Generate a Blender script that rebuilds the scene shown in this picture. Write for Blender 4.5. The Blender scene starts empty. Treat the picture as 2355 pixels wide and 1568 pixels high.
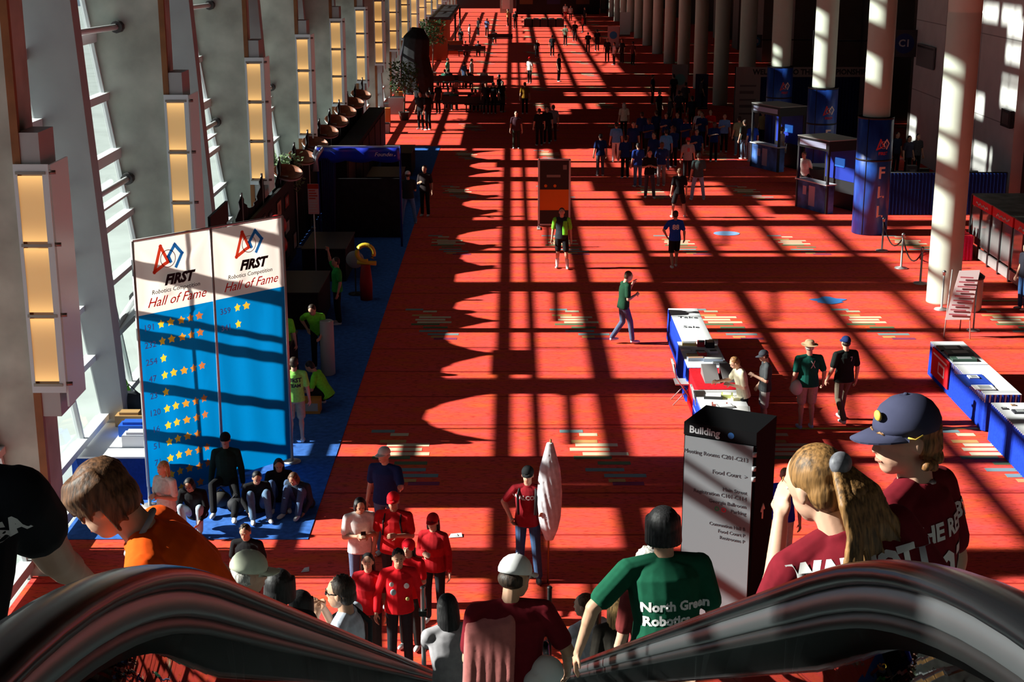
import bpy, bmesh, math, random
from mathutils import Vector, Matrix, Euler
from mathutils.bvhtree import BVHTree
random.seed(7)
S = bpy.context.scene
COL = S.collection
# ---------------------------------------------------------------- camera
CH = 9.3                                  # eye height above the concourse floor
TH = math.radians(15.3)                   # camera pitch
FPX = 3417.0
cam_d = bpy.data.cameras.new('camera'); cam = bpy.data.objects.new('camera', cam_d)
COL.objects.link(cam); S.camera = cam
cam.location = (0, 0, CH); cam.rotation_euler = (math.pi/2 - TH, 0, 0)
cam_d.sensor_width = 36; cam_d.lens = FPX/2355*36; cam_d.clip_start = .05; cam_d.clip_end = 800
# ---------------------------------------------------------------- world, sun, exposure
W = bpy.data.worlds.new('world'); S.world = W; W.use_nodes = True
bg = W.node_tree.nodes['Background']
bg.inputs['Color'].default_value = (.62, .80, 1, 1); bg.inputs['Strength'].default_value = .36
sd = bpy.data.lights.new('sun', 'SUN'); sun = bpy.data.objects.new('sun', sd); COL.objects.link(sun)
sd.energy = 13.0; sd.angle = math.radians(.7); sd.color = (1, .95, .88)
SUN_EL = 27.0
sun.rotation_euler = (0, -math.radians(90 - SUN_EL), 0); sun.location = (-30, 30, 30)
S.view_settings.view_transform = 'Standard'; S.view_settings.look = 'None'
S.view_settings.gamma = 1; S.view_settings.use_curve_mapping = False
S.view_settings.exposure = 0.0
S.cycles.max_bounces = 5; S.cycles.diffuse_bounces = 2; S.cycles.glossy_bounces = 3; S.cycles.transparent_max_bounces = 14
# ---------------------------------------------------------------- pixel -> place
def ray(px, py):
    u = (px - 1177.5)/FPX; v = (784 - py)/FPX
    return Vector((u, math.cos(TH) + v*math.sin(TH), -math.sin(TH) + v*math.cos(TH)))
def F(px, py, h=0.0):                     # the point at height h seen at that pixel
    r = ray(px, py); t = (h - CH)/r.z
    return Vector((0, 0, CH)) + r*t
def AD(px, py, D):                        # the point at distance D along the hall
    r = ray(px, py); return Vector((0, 0, CH)) + r*(D/r.y)
def AXX(px, py, X):
    r = ray(px, py); return Vector((0, 0, CH)) + r*(X/r.x)
# ---------------------------------------------------------------- materials
MATS = {}
def mat(name, col, rough=.7, metal=0, noise=0, nscale=8, bump=0, emit=None, estr=0, spec=.3, alpha=1, trans=0):
    if name in MATS: return MATS[name]
    m = bpy.data.materials.new(name); m.use_nodes = True; nt = m.node_tree
    b = nt.nodes['Principled BSDF']
    b.inputs['Base Color'].default_value = (*col, 1); b.inputs['Roughness'].default_value = rough
    b.inputs['Metallic'].default_value = metal; b.inputs['Specular IOR Level'].default_value = spec
    if emit: b.inputs['Emission Color'].default_value = (*emit, 1); b.inputs['Emission Strength'].default_value = estr
    if noise or bump:
        tc = nt.nodes.new('ShaderNodeTexCoord'); n = nt.nodes.new('ShaderNodeTexNoise')
        n.inputs['Scale'].default_value = nscale; n.inputs['Detail'].default_value = 5
        nt.links.new(tc.outputs['Object'], n.inputs['Vector'])
        if noise:
            r = nt.nodes.new('ShaderNodeValToRGB')
            a = [max(0, c*(1-noise)) for c in col]; d = [min(1, c*(1+noise)) for c in col]
            r.color_ramp.elements[0].position = .3; r.color_ramp.elements[1].position = .7
            r.color_ramp.elements[0].color = (*a, 1); r.color_ramp.elements[1].color = (*d, 1)
            nt.links.new(n.outputs['Fac'], r.inputs['Fac']); nt.links.new(r.outputs['Color'], b.inputs['Base Color'])
        if bump:
            bp = nt.nodes.new('ShaderNodeBump'); bp.inputs['Strength'].default_value = bump
            nt.links.new(n.outputs['Fac'], bp.inputs['Height']); nt.links.new(bp.outputs['Normal'], b.inputs['Normal'])
    MATS[name] = m
    return m
def cloth(c, k=.12):
    n = 'cloth_%03d_%03d_%03d' % tuple(int(x*255) for x in c)
    return mat(n, c, .9, noise=k, nscale=22, bump=.12, spec=.15)
def glassmat(name, tint, gloss=.12, rough=.02):
    if name in MATS: return MATS[name]
    m = bpy.data.materials.new(name); m.use_nodes = True; nt = m.node_tree; nt.nodes.clear()
    o = nt.nodes.new('ShaderNodeOutputMaterial'); t = nt.nodes.new('ShaderNodeBsdfTransparent')
    g = nt.nodes.new('ShaderNodeBsdfGlossy'); mx = nt.nodes.new('ShaderNodeMixShader')
    fr = nt.nodes.new('ShaderNodeFresnel'); fr.inputs['IOR'].default_value = 1.45
    ad = nt.nodes.new('ShaderNodeMath'); ad.operation = 'ADD'; ad.inputs[1].default_value = gloss*.4; ad.use_clamp = True
    t.inputs['Color'].default_value = (*tint, 1); g.inputs['Roughness'].default_value = rough
    nt.links.new(fr.outputs[0], ad.inputs[0]); nt.links.new(ad.outputs[0], mx.inputs['Fac'])
    nt.links.new(t.outputs[0], mx.inputs[1]); nt.links.new(g.outputs[0], mx.inputs[2]); nt.links.new(mx.outputs[0], o.inputs[0])
    MATS[name] = m; return m
# ---------------------------------------------------------------- mesh helpers
def box(bm, x0, x1, y0, y1, z0, z1, mi=0):
    v = [bm.verts.new(p) for p in ((x0,y0,z0),(x1,y0,z0),(x1,y1,z0),(x0,y1,z0),(x0,y0,z1),(x1,y0,z1),(x1,y1,z1),(x0,y1,z1))]
    for f in ((3,2,1,0),(4,5,6,7),(0,1,5,4),(1,2,6,5),(2,3,7,6),(3,0,4,7)):
        bm.faces.new([v[i] for i in f]).material_index = mi
def poly(bm, pts, mi=0):
    f = bm.faces.new([bm.verts.new(p) for p in pts]); f.material_index = mi; return f
def prism(bm, pts, ext, mi=0):            # polygon extruded by a vector
    e = Vector(ext); a = [bm.verts.new(p) for p in pts]; b = [bm.verts.new(Vector(p)+e) for p in pts]
    n = len(a); bm.faces.new(a).material_index = mi; bm.faces.new(b[::-1]).material_index = mi
    for i in range(n): bm.faces.new((a[i], b[i], b[(i+1)%n], a[(i+1)%n])).material_index = mi
def frame_of(d, side=None):
    d = d.normalized()
    s = Vector(side) if side is not None else (Vector((0,0,1)) if abs(d.z) < .9 else Vector((1,0,0)))
    s = (s - d*s.dot(d)); s = s.normalized() if s.length > 1e-5 else d.orthogonal().normalized()
    return d, s, d.cross(s)
def tube(bm, pts, r, seg=8, caps=True, mi=0, side=None, flat=1.0):
    # tube through pts with radius (or list of radii); flat scales the 2nd axis
    pts = [Vector(p) for p in pts]; n = len(pts)
    rs = r if isinstance(r, (list, tuple)) else [r]*n
    rings = []
    for i, p in enumerate(pts):
        d = (pts[min(i+1, n-1)] - pts[max(i-1, 0)])
        if d.length < 1e-7: d = Vector((0,0,1))
        _, s, t = frame_of(d, side)
        rings.append([bm.verts.new(p + s*math.cos(2*math.pi*k/seg)*rs[i] + t*math.sin(2*math.pi*k/seg)*rs[i]*flat) for k in range(seg)])
    for i in range(n-1):
        for k in range(seg):
            f = bm.faces.new((rings[i][k], rings[i][(k+1)%seg], rings[i+1][(k+1)%seg], rings[i+1][k])); f.material_index = mi; f.smooth = True
    if caps:
        bm.faces.new(rings[0][::-1]).material_index = mi; bm.faces.new(rings[-1]).material_index = mi
def ellip(bm, c, r, rot=None, seg=14, rings=9, mi=0):
    M = Matrix.Translation(Vector(c)) @ (rot.to_matrix().to_4x4() if rot else Matrix.Identity(4)) @ Matrix.Diagonal((*r, 1))
    g = bmesh.ops.create_uvsphere(bm, u_segments=seg, v_segments=rings, radius=1, matrix=M)
    for v in g['verts']:
        for f in v.link_faces: f.smooth = True; f.material_index = mi
def capsule(bm, a, b, ra, rb, seg=12):    # tapered limb with round ends
    a = Vector(a); b = Vector(b); d = b - a; L = d.length
    if L < 1e-6: ellip(bm, a, (ra,)*3); return
    u = d/L; P = []; R = []
    for k in (80, 55, 28): q = math.radians(k); P.append(a - u*ra*math.sin(q)); R.append(ra*math.cos(q))
    for t in (0, .33, .66, 1): P.append(a + d*t); R.append(ra + (rb-ra)*t)
    for k in (28, 55, 80): q = math.radians(k); P.append(b + u*rb*math.sin(q)); R.append(rb*math.cos(q))
    _, s, t2 = frame_of(d); rings = []
    for p, r in zip(P, R): rings.append([bm.verts.new(p + s*math.cos(2*math.pi*k/seg)*r + t2*math.sin(2*math.pi*k/seg)*r) for k in range(seg)])
    for i in range(len(P)-1):
        for k in range(seg): bm.faces.new((rings[i][k], rings[i][(k+1)%seg], rings[i+1][(k+1)%seg], rings[i+1][k])).smooth = True
    bm.faces.new(rings[0][::-1]); bm.faces.new(rings[-1])
def lathe(bm, prof, c=(0,0,0), seg=24, mi=0, smooth=True):
    c = Vector(c); rings = [[bm.verts.new(c + Vector((r*math.cos(2*math.pi*k/seg), r*math.sin(2*math.pi*k/seg), z))) for k in range(seg)] for r, z in prof]
    for i in range(len(prof)-1):
        for k in range(seg):
            f = bm.faces.new((rings[i][k], rings[i][(k+1)%seg], rings[i+1][(k+1)%seg], rings[i+1][k])); f.smooth = smooth; f.material_index = mi
    bm.faces.new(rings[0][::-1]).material_index = mi; bm.faces.new(rings[-1]).material_index = mi
def new(): return bmesh.new()
def obj(name, bm, m, parent=None, fixn=True):
    if fixn: bmesh.ops.recalc_face_normals(bm, faces=bm.faces)
    me = bpy.data.meshes.new(name); bm.to_mesh(me); bm.free()
    for x in (m if isinstance(m, (list, tuple)) else [m]): me.materials.append(x)
    o = bpy.data.objects.new(name, me); COL.objects.link(o)
    if parent: o.parent = parent
    return o
def tag(o, label=None, cat=None, group=None, kind=None):
    if label: o['label'] = label
    if cat: o['category'] = cat
    if group: o['group'] = group
    if kind: o['kind'] = kind
    return o
def thing(name, label, cat, loc=(0,0,0), rz=0, group=None):
    o = bpy.data.objects.new(name, None); COL.objects.link(o); o.location = loc; o.rotation_euler = (0,0,rz)
    o.empty_display_size = .2
    return tag(o, label, cat, group)
def struct(name, bm, m): return tag(obj(name, bm, m), kind='structure')
def text_mesh(name, txt, size, m, parent=None, loc=(0,0,0), rot=(math.pi/2,0,0), ext=.002, align='CENTER', shear=0, bold=0, sx=1, spacing=1):
    cu = bpy.data.curves.new(name, 'FONT'); cu.body = txt; cu.size = size; cu.extrude = ext; cu.align_x = align; cu.align_y = 'CENTER'
    cu.shear = shear; cu.offset = bold; cu.space_character = spacing; cu.resolution_u = 2
    t = bpy.data.objects.new(name+'_tmp', cu); me = bpy.data.meshes.new_from_object(t); bpy.data.objects.remove(t)
    me.materials.clear(); me.materials.append(m)
    o = bpy.data.objects.new(name, me); COL.objects.link(o); o.location = loc; o.rotation_euler = rot; o.scale = (sx,1,1)
    if parent: o.parent = parent
    return o
def copy_tree(o, parent=None):
    c = o.copy(); COL.objects.link(c); c.parent = parent
    for ch in list(o.children): copy_tree(ch, c)
    return c
# ================================================================ HALL SHELL
BAY = 9.27; D0 = 20.6
def fin_y(k): return D0 + BAY*k
KS = list(range(-2, 19))
def XG(h): return -7.26 - .144*h          # the glass leans outward
HG = 21.0
concrete = mat('concrete', (.40,.425,.375), .85, noise=.25, nscale=1.3, bump=.05)
steel = mat('pier_metal', (.34,.355,.365), .6, metal=.0, noise=.05, nscale=2)
white_metal = mat('white_metal', (.72,.75,.76), .5)
copper = mat('copper_wood', (.22,.085,.03), .55, noise=.2, nscale=3)
dark = mat('dark_paint', (.012,.011,.010), .8)
# floor: carpet
def carpet_mat():
    m = bpy.data.materials.new('red_carpet'); m.use_nodes = True; nt = m.node_tree; L = nt.links.new
    b = nt.nodes['Principled BSDF']; b.inputs['Roughness'].default_value = .95; b.inputs['Specular IOR Level'].default_value = .1
    tc = nt.nodes.new('ShaderNodeTexCoord')
    mp = nt.nodes.new('ShaderNodeMapping'); mp.inputs['Scale'].default_value = (.9, 2.2, 1); L(tc.outputs['Object'], mp.inputs['Vector'])
    n = nt.nodes.new('ShaderNodeTexNoise'); n.inputs['Scale'].default_value = 1.1; n.inputs['Detail'].default_value = 6; n.inputs['Roughness'].default_value = .65
    L(mp.outputs[0], n.inputs['Vector'])
    r = nt.nodes.new('ShaderNodeValToRGB'); e = r.color_ramp.elements
    e[0].position = .3; e[0].color = (.90,.085,.085,1); e[1].position = .72; e[1].color = (.88,.125,.03,1)
    x = e.new(.5); x.color = (.88,.085,.055,1)
    L(n.outputs['Fac'], r.inputs['Fac'])
    n2 = nt.nodes.new('ShaderNodeTexNoise'); n2.inputs['Scale'].default_value = 14; n2.inputs['Detail'].default_value = 3
    mp2 = nt.nodes.new('ShaderNodeMapping'); mp2.inputs['Scale'].default_value = (.5, 1.6, 1); L(tc.outputs['Object'], mp2.inputs['Vector']); L(mp2.outputs[0], n2.inputs['Vector'])
    r2 = nt.nodes.new('ShaderNodeValToRGB'); r2.color_ramp.elements[0].position = .36; r2.color_ramp.elements[0].color = (.35,.3,.3,1)
    r2.color_ramp.elements[1].position = .46; r2.color_ramp.elements[1].color = (1,1,1,1); L(n2.outputs['Fac'], r2.inputs['Fac'])
    mx = nt.nodes.new('ShaderNodeMixRGB'); mx.blend_type = 'MULTIPLY'; mx.inputs[0].default_value = .55
    L(r.outputs[0], mx.inputs[1]); L(r2.outputs[0], mx.inputs[2])
    sp = nt.nodes.new('ShaderNodeSeparateXYZ'); L(tc.outputs['Object'], sp.inputs[0])   # seams across the hall
    mo = nt.nodes.new('ShaderNodeMath'); mo.operation = 'PINGPONG'; mo.inputs[1].default_value = .925; L(sp.outputs['Y'], mo.inputs[0])
    lt = nt.nodes.new('ShaderNodeMath'); lt.operation = 'LESS_THAN'; lt.inputs[1].default_value = .028; L(mo.outputs[0], lt.inputs[0])
    m2 = nt.nodes.new('ShaderNodeMixRGB'); m2.inputs[2].default_value = (.28,.012,.012,1)
    ml = nt.nodes.new('ShaderNodeMath'); ml.operation = 'MULTIPLY'; ml.inputs[1].default_value = .75; L(lt.outputs[0], ml.inputs[0])
    L(ml.outputs[0], m2.inputs[0]); L(mx.outputs[0], m2.inputs[1]); L(m2.outputs[0], b.inputs['Base Color'])
    return m
carpet = carpet_mat()
blue_carpet = mat('blue_carpet', (.05,.16,.52), .95, noise=.25, nscale=9, bump=.1, spec=.1)
d_cream = mat('carpet_cream', (.75,.62,.42), .95, spec=.1); d_teal = mat('carpet_teal', (.22,.32,.33), .95, spec=.1)
d_green = mat('carpet_green', (.14,.2,.1), .95, spec=.1); d_tan = mat('carpet_tan', (.62,.34,.12), .95, spec=.1); d_plum = mat('carpet_plum', (.32,.05,.12), .95, spec=.1)
bm = new()
poly(bm, [(-7.2,-6,0),(30,-6,0),(30,200,0),(-7.2,200,0)], 0)
rnd = random.Random(3)
for iy in range(-1, 16):
    for ix in range(-3, 9):
        cx = ix*3.62 + 1.6; cy = 26.0 + iy*9.7
        for q, (dx, dy, w, mi) in enumerate(((-.55,1.35,.45,2),(-.15,1.15,.35,1),(-.35,.75,.5,4),(.05,.55,.8,1),(-.1,.3,.75,1),(.1,.05,.85,1),(-.2,-.15,.7,3),(.25,-.45,.6,3),(.1,-.8,.7,2),(.45,-1.1,.75,2),(.25,-1.35,.3,4),(.6,-1.5,.55,5))):
            dx += rnd.uniform(-.08,.08); h = .085
            xa = cx+dx*.8-w/2; ya = cy+dy
            if xa < -3.4: continue
            poly(bm, [(xa,ya-h,.004),(xa+w,ya-h,.004),(xa+w,ya+h,.004),(xa,ya+h,.004)], mi)
struct('floor', bm, [carpet, d_cream, d_teal, d_green, d_tan, d_plum])
bm = new(); box(bm, -7.2, -3.25, 22.0, 67.5, 0, .012); struct('floor', bm, blue_carpet)
# window wall bays
pane = glassmat('window_glass', (.86,.93,.92), .05, .05)
blind = mat('blocker_matte', (.05,.05,.05), .9)  # near-black, for the panels added to block sun
fin_names = []
for k in KS:
    y = fin_y(k)
    bm = new()
    prism(bm, [(-6.95,y,0),(XG(0)-.05,y,0),(XG(HG)-.05,y,HG),(-6.95,y,HG)], (0,1.0,0))
    struct('wall_left', bm, concrete)
    bm = new(); box(bm, -6.95, -6.84, y+.0, y+.10, 0, HG); struct('trim_%d' % (k+3), bm, copper)
    # slanted metal pier half way along the bay
    ym = y + 4.9
    bm = new(); prism(bm, [(-6.95,ym,0),(XG(0)-.02,ym,0),(XG(HG)-.02,ym,HG),(-8.1,ym,HG)], (0,.42,0))
    struct('wall_left', bm, steel)
# window panes and frames: one window per bay, transoms every 0.95 m
def window_bay(k):
    ya, yb = fin_y(k)+1.0, fin_y(k+1)
    bm = new()
    poly(bm, [(XG(0),ya,0),(XG(0),yb,0),(XG(HG),yb,HG),(XG(HG),ya,HG)])
    w = struct('window_%d' % (k+3), bm, pane)
    bm = new()
    tn = math.tan(math.radians(SUN_EL))
    for sx, t2 in ((-6.9,.08),(-5.6,.055),(-3.6,.055),(-1.95,.05),(-.22,.06),(.45,.022),(1.95,.10),(4.0,.075),(6.1,.095),(8.2,.075),(10.3,.095),(12.5,.075),(14.7,.09),(17.0,.08),(19.6,.08),(22.5,.08),(25.6,.08),(28.5,.1)):
        h = (sx + 7.26)/(1/tn - .144)
        if h > HG - .2: break
        x = XG(h); box(bm, x-.06, x+.12, ya, yb, max(0, h-t2), h+t2)
    for yy in (ya+.05, ya+2.55, yb-2.35, yb-.05):
        prism(bm, [(XG(0)-.04,yy-.035,0),(XG(0)+.06,yy-.035,0),(XG(HG)+.06,yy-.035,HG),(XG(HG)-.04,yy-.035,HG)], (0,.07,0))
    f = obj('window_frame', bm, white_metal, w)
    # white struts tying the glass to the fin
    for hh in (2.1, 4.55, 7.55, 10.6):
        bm = new()
        tube(bm, [(XG(hh)+.1, yb-3.3, hh), (-7.75, yb-.12, hh)], .06, 8)
        obj('strut', bm, white_metal, w)
        bm = new(); tube(bm, [(-7.75, yb-.2, hh), (-7.75, yb, hh)], .12, 10); obj('strut_socket', bm, mat('socket',(.06,.06,.06),.6), w)
    return w
for k in KS[:-1]: window_bay(k)
# panels added over the glass of some bays to block sun and shape patches
def blocker_panel(k, ya, yb, h0, h1, what):
    bm = new(); prism(bm, [(XG(h0)+.2,ya,h0),(XG(h0)+.23,ya,h0),(XG(h1)+.23,ya,h1),(XG(h1)+.2,ya,h1)], (0,yb-ya,0))
    return tag(obj('window_blind', bm, blind), what, 'blind', 'panels added at the window wall to shape the sun patches')
def sh(x): # glass height whose light falls at X on the floor
    t = math.tan(math.radians(SUN_EL)); return (x + 7.26)/(1/t - .144)
BL = 'added dark blind drawn over the high glass of the window wall'
BLOCKERS = (
    (0, 21.6, 29.87, 13.5, 40), (1, 30.9, 39.1, 17.1, 18.2), (1, 30.9, 39.1, 23.1, 40),
    (2, 40.2, 43.6, 3.7, 10.9), (2, 40.2, 48.4, 15.7, 20.6), (2, 40.2, 48.4, 22.2, 24.2), (2, 40.2, 48.4, 26.8, 40),
    (3, 52.2, 54.4, 4.4, 8.8), (3, 50.5, 52.2, 8.7, 12.2), (3, 55.3, 57.7, 2.8, 6.2), (3, 54.4, 57.7, 7.9, 15),
    (4, 58.8, 61.2, 1.3, 4.6), (4, 58.8, 61.2, 6.3, 15), (4, 61.2, 63.3, -.9, 2.2), (4, 61.2, 63.3, 4.5, 10.3), (4, 63.6, 67.0, 4.2, 15),
    (5, 67.9, 76.0, -2.6, 40),
    (6, 76.9, 85.3, -2.6, 1.2), (6, 76.9, 80.0, 1.2, 40), (6, 80.0, 82.6, 2.9, 40), (6, 82.6, 85.3, 4.6, 40),
    (7, 86.2, 94.5, -1.0, 3.0), (7, 86.2, 89.4, 3.0, 40), (7, 91.5, 94.5, 3.0, 40), (7, 89.4, 91.5, 9.0, 40),
    (8, 95.5, 103.8, 6.0, 40), (9, 104.8, 113.1, 7.5, 40), (10, 114, 122.4, 8, 40), (11, 123.3, 131.6, 8, 40), (12, 132.6, 140.9, 7, 40), (13, 141.9, 150.1, 7.5, 40),
    (14, 151.1, 159.4, 7.5, 40), (15, 160.4, 168.7, 7, 40), (16, 169.7, 178, 7, 40), (17, 178.9, 198, 7, 40))
def sh_h(x, h):                           # glass height whose light falls at height h on x
    t = math.tan(math.radians(SUN_EL)); return (h + (x+7.26)*t)/(1-.144*t)
for k, ya, yb, x0, x1 in BLOCKERS:
    blocker_panel(k, ya, yb, sh(x0), min(HG, sh(x1)), BL)
# bays facing the grey wall: a blind made up to leave sun patches
holes = []
for px, py, w, hh in ((2275,20,150,60),(2345,105,60,90),(2325,222,48,62),(2242,252,40,56),(2090,298,32,44),(2218,356,30,52),(2258,372,42,52),(1992,40,60,80)):
    p = AXX(px, py, 17.2) if px > 2050 else None
    if p is None: continue
    a, b = AXX(px-w/2, py, 17.2), AXX(px+w/2, py, 17.2)
    dh = hh/3417*ray(px,py).length*p.y*.98
    holes.append((b.y, a.y, sh_h(17.2, p.z-dh/2), sh_h(17.2, p.z+dh/2)))
holes.append((55.9, 57.3, 14.2, 17.2))
for k, y0, y1 in ((3, 50.4, 57.72), (4, 58.7, 67.0)):
    g0 = sh(15.0); ys = sorted({y0, y1} | {min(max(v, y0), y1) for h in holes for v in h[:2]})
    for ya, yb in zip(ys, ys[1:]):
        if yb - ya < .05: continue
        ym = (ya+yb)/2; cuts = sorted((max(h[2], g0), min(h[3], HG)) for h in holes if h[0] < ym < h[1] and h[3] > g0 and h[2] < HG)
        g = g0
        for c0, c1 in cuts:
            if c0 > g: blocker_panel(k, ya, yb, g, c0, BL)
            g = max(g, c1)
        if g < HG: blocker_panel(k, ya, yb, g, HG, BL)
# the gaps between the added panels let sun patches onto the grey wall
# ceiling, back wall, far walls
roof = mat('roof_dark', (.05,.048,.045), .9)
bm = new(); box(bm, -10.6, 30, -8, 200, HG, HG+.3); struct('ceiling', bm, roof)
bm = new(); box(bm, -10.6, 30, -8.3, -8, 0, HG); struct('wall_back', bm, roof)
bm = new(); box(bm, -10.6, 30, 198, 198.3, 0, HG); struct('wall_far', bm, mat('far_wall', (.02,.02,.02), .9))
# right side
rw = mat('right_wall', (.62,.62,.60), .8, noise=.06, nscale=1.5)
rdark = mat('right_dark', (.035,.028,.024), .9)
WX = 17.2
bm = new(); box(bm, WX, WX+.4, 51.0, 64.5, 0, HG)
for zz in (2.9, 5.8, 8.7): box(bm, WX-.004, WX, 51.0, 64.5, zz, zz+.035, 1)
for yy in (55.4, 60): box(bm, WX-.004, WX, yy, yy+.05, 0, HG, 1)
struct('wall_right', bm, [rw, mat('wall_joint', (.3,.3,.29), .9)])
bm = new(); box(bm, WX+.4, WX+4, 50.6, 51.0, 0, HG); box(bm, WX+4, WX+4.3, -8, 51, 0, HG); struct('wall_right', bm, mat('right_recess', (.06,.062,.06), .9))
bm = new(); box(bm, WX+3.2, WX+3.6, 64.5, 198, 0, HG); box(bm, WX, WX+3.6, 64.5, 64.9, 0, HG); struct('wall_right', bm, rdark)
# far piers between the doors of the right hand wall
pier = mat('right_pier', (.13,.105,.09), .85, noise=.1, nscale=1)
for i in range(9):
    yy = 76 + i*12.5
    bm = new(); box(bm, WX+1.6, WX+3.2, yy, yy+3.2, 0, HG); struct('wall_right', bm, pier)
# round columns
col_m = mat('column_plaster', (.55,.60,.50), .75, noise=.04, nscale=2)
CX = 11.75
col_y = [37.9, 47.3, 56.6, 65.9] + [65.9 + 9.35*i for i in range(1, 13)]
col_xs = {37.9: 11.3, 47.3: 11.55}
for i, yy in enumerate(col_y):
    bm = new(); r = .42
    lathe(bm, [(r*1.0,0),(r,.05),(r,7.4),(r*.985,7.42),(r*.985,7.46),(r,7.48),(r,14.5),(r,HG)], (0,0,0), 28)
    o = struct('column', bm, col_m); o.location = (col_xs.get(yy, CX), yy, 0)
# ground outside, low wall and hedge
bm = new(); poly(bm, [(-60,-20,-.02),(-7.2,-20,-.02),(-7.2,205,-.02),(-60,205,-.02)])
struct('ground', bm, mat('paving_outside', (.36,.40,.385), .9, noise=.12, nscale=.6))
# ================================================================ LEFT SIDE: wall lights, banner, booths
case_m = mat('light_case', (.36,.37,.38), .5, metal=.2); screw_m = mat('screw', (.25,.22,.2), .4, metal=.8)
def glow_mat():
    m = bpy.data.materials.new('lamp_diffuser'); m.use_nodes = True; nt = m.node_tree; L = nt.links.new
    b = nt.nodes['Principled BSDF']; b.inputs['Base Color'].default_value = (.6,.42,.24,1); b.inputs['Roughness'].default_value = .5
    tc = nt.nodes.new('ShaderNodeTexCoord'); sp = nt.nodes.new('ShaderNodeSeparateXYZ'); L(tc.outputs['Generated'], sp.inputs[0])
    def m1(op, a, v=None):
        n = nt.nodes.new('ShaderNodeMath'); n.operation = op; L(a, n.inputs[0])
        if v is not None: n.inputs[1].default_value = v
        return n.outputs[0]
    z = m1('ABSOLUTE', m1('SUBTRACT', sp.outputs['Z'], .5)); z = m1('MULTIPLY', z, 2)      # lamps sit behind both ends of each diffuser
    z = m1('POWER', z, 3); r = nt.nodes.new('ShaderNodeMapRange'); r.inputs['To Min'].default_value = .33; r.inputs['To Max'].default_value = .95
    L(z, r.inputs['Value']); L(r.outputs[0], b.inputs['Emission Strength']); b.inputs['Emission Color'].default_value = (1,.55,.17,1)
    return m
glow = glow_mat(); acr = mat('acrylic_side', (.42,.50,.56), .35, emit=(1,.8,.7), estr=.05)
bar_m = mat('light_bar', (.35,.3,.27), .5)
ords = ['nearest','second','third','fourth','fifth','sixth','seventh','eighth','ninth','tenth','eleventh','twelfth','thirteenth','fourteenth','fifteenth','sixteenth','seventeenth']
def make_light():
    t = thing('wall_light', '', 'light')
    x0, x1 = -6.93, -6.47; h0, h1 = 3.02, 6.1
    bm = new(); box(bm, x0+.03, x1-.05, -.02, .75, h0-.02, h1+.02); obj('body', bm, bar_m, t)
    seg = (h1-h0)/3
    for i in range(3):
        bm = new(); box(bm, x0+.04, x1-.07, -.05, -.02, h0+seg*i+.05, h0+seg*(i+1)-.05); obj('diffuser', bm, glow, t)
    # outer acrylic sheets: front frame strips and the hall side sheet
    bm = new()
    box(bm, x0-.01, x0+.04, -.07, -.04, h0-.12, h1+.12); box(bm, x1-.07, x1+.02, -.07, -.04, h0-.12, h1+.12)
    box(bm, x0+.04, x1-.07, -.07, -.04, h0-.12, h0+.01); box(bm, x0+.04, x1-.07, -.07, -.04, h1-.01, h1+.12)
    obj('front_frame', bm, acr, t)
    bm = new(); box(bm, x1+.0, x1+.03, .0, .85, h0-.35, h1+.1); obj('side_sheet', bm, acr, t)
    for i in range(4):
        z = h0 + seg*i
        bm = new(); box(bm, x0+.02, x1-.02, -.085, -.07, z-.02, z+.02); tube(bm, [(x1-.02,-.02,z),(x1+.1,.0,z)], .03, 6); obj('bracket', bm, screw_m, t)
    bm = new(); box(bm, x0+.06, x1-.1, -.0, .7, h1+.02, h1+.55); obj('top_case', bm, case_m, t)
    bm = new(); box(bm, x0+.06, x1-.1, -.0, .7, h0-.5, h0-.02); obj('bottom_case', bm, case_m, t)
    return t
L0 = make_light()
for k in range(0, 17):
    o = L0 if k == 0 else copy_tree(L0)
    o.location = (0, fin_y(k) + .02, 0)
    tag(o, '%s tall warm glowing wall light counted along the window wall from the camera' % ords[k], 'wall light', 'row of glowing wall lights')
# ---------------------------------------------------------------- banner
def fabric(name, col, k=.6):
    m = mat(name, col, .8); nt = m.node_tree; b = nt.nodes['Principled BSDF']; o = nt.nodes['Material Output']
    t = nt.nodes.new('ShaderNodeBsdfTranslucent'); t.inputs[0].default_value = (*col, 1); mx = nt.nodes.new('ShaderNodeMixShader'); mx.inputs[0].default_value = k
    nt.links.new(b.outputs[0], mx.inputs[1]); nt.links.new(t.outputs[0], mx.inputs[2]); nt.links.new(mx.outputs[0], o.inputs[0]); return m
ban_w = fabric('banner_white', (.80,.66,.60), .62); ban_b = fabric('banner_blue', (.0,.17,.44), .6)
pr_red = fabric('print_red', (.80,.07,.03), .6); pr_blue = fabric('print_blue', (.02,.2,.6), .6); pr_black = mat('print_black', (.02,.02,.025), .8); pr_grey = mat('print_grey', (.45,.42,.42), .8)
star_m = [fabric('star_%d' % i, c, .6) for i, c in enumerate(((.85,.45,.03),(.85,.42,.03),(.75,.3,.03),(.6,.2,.04),(.5,.14,.04)))]
pole_m = mat('aluminium', (.6,.58,.57), .4, metal=.6)
pL, pR = F(345,1165,.012), F(672,1062,.012)
bd = pR - pL; BW = bd.length; BH = 4.55
ban = thing('banner_stand', 'tall two-panel blue and white hall of fame banner on the blue carpet', 'banner', pL, math.atan2(bd.y, bd.x))
half = BW/2
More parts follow.
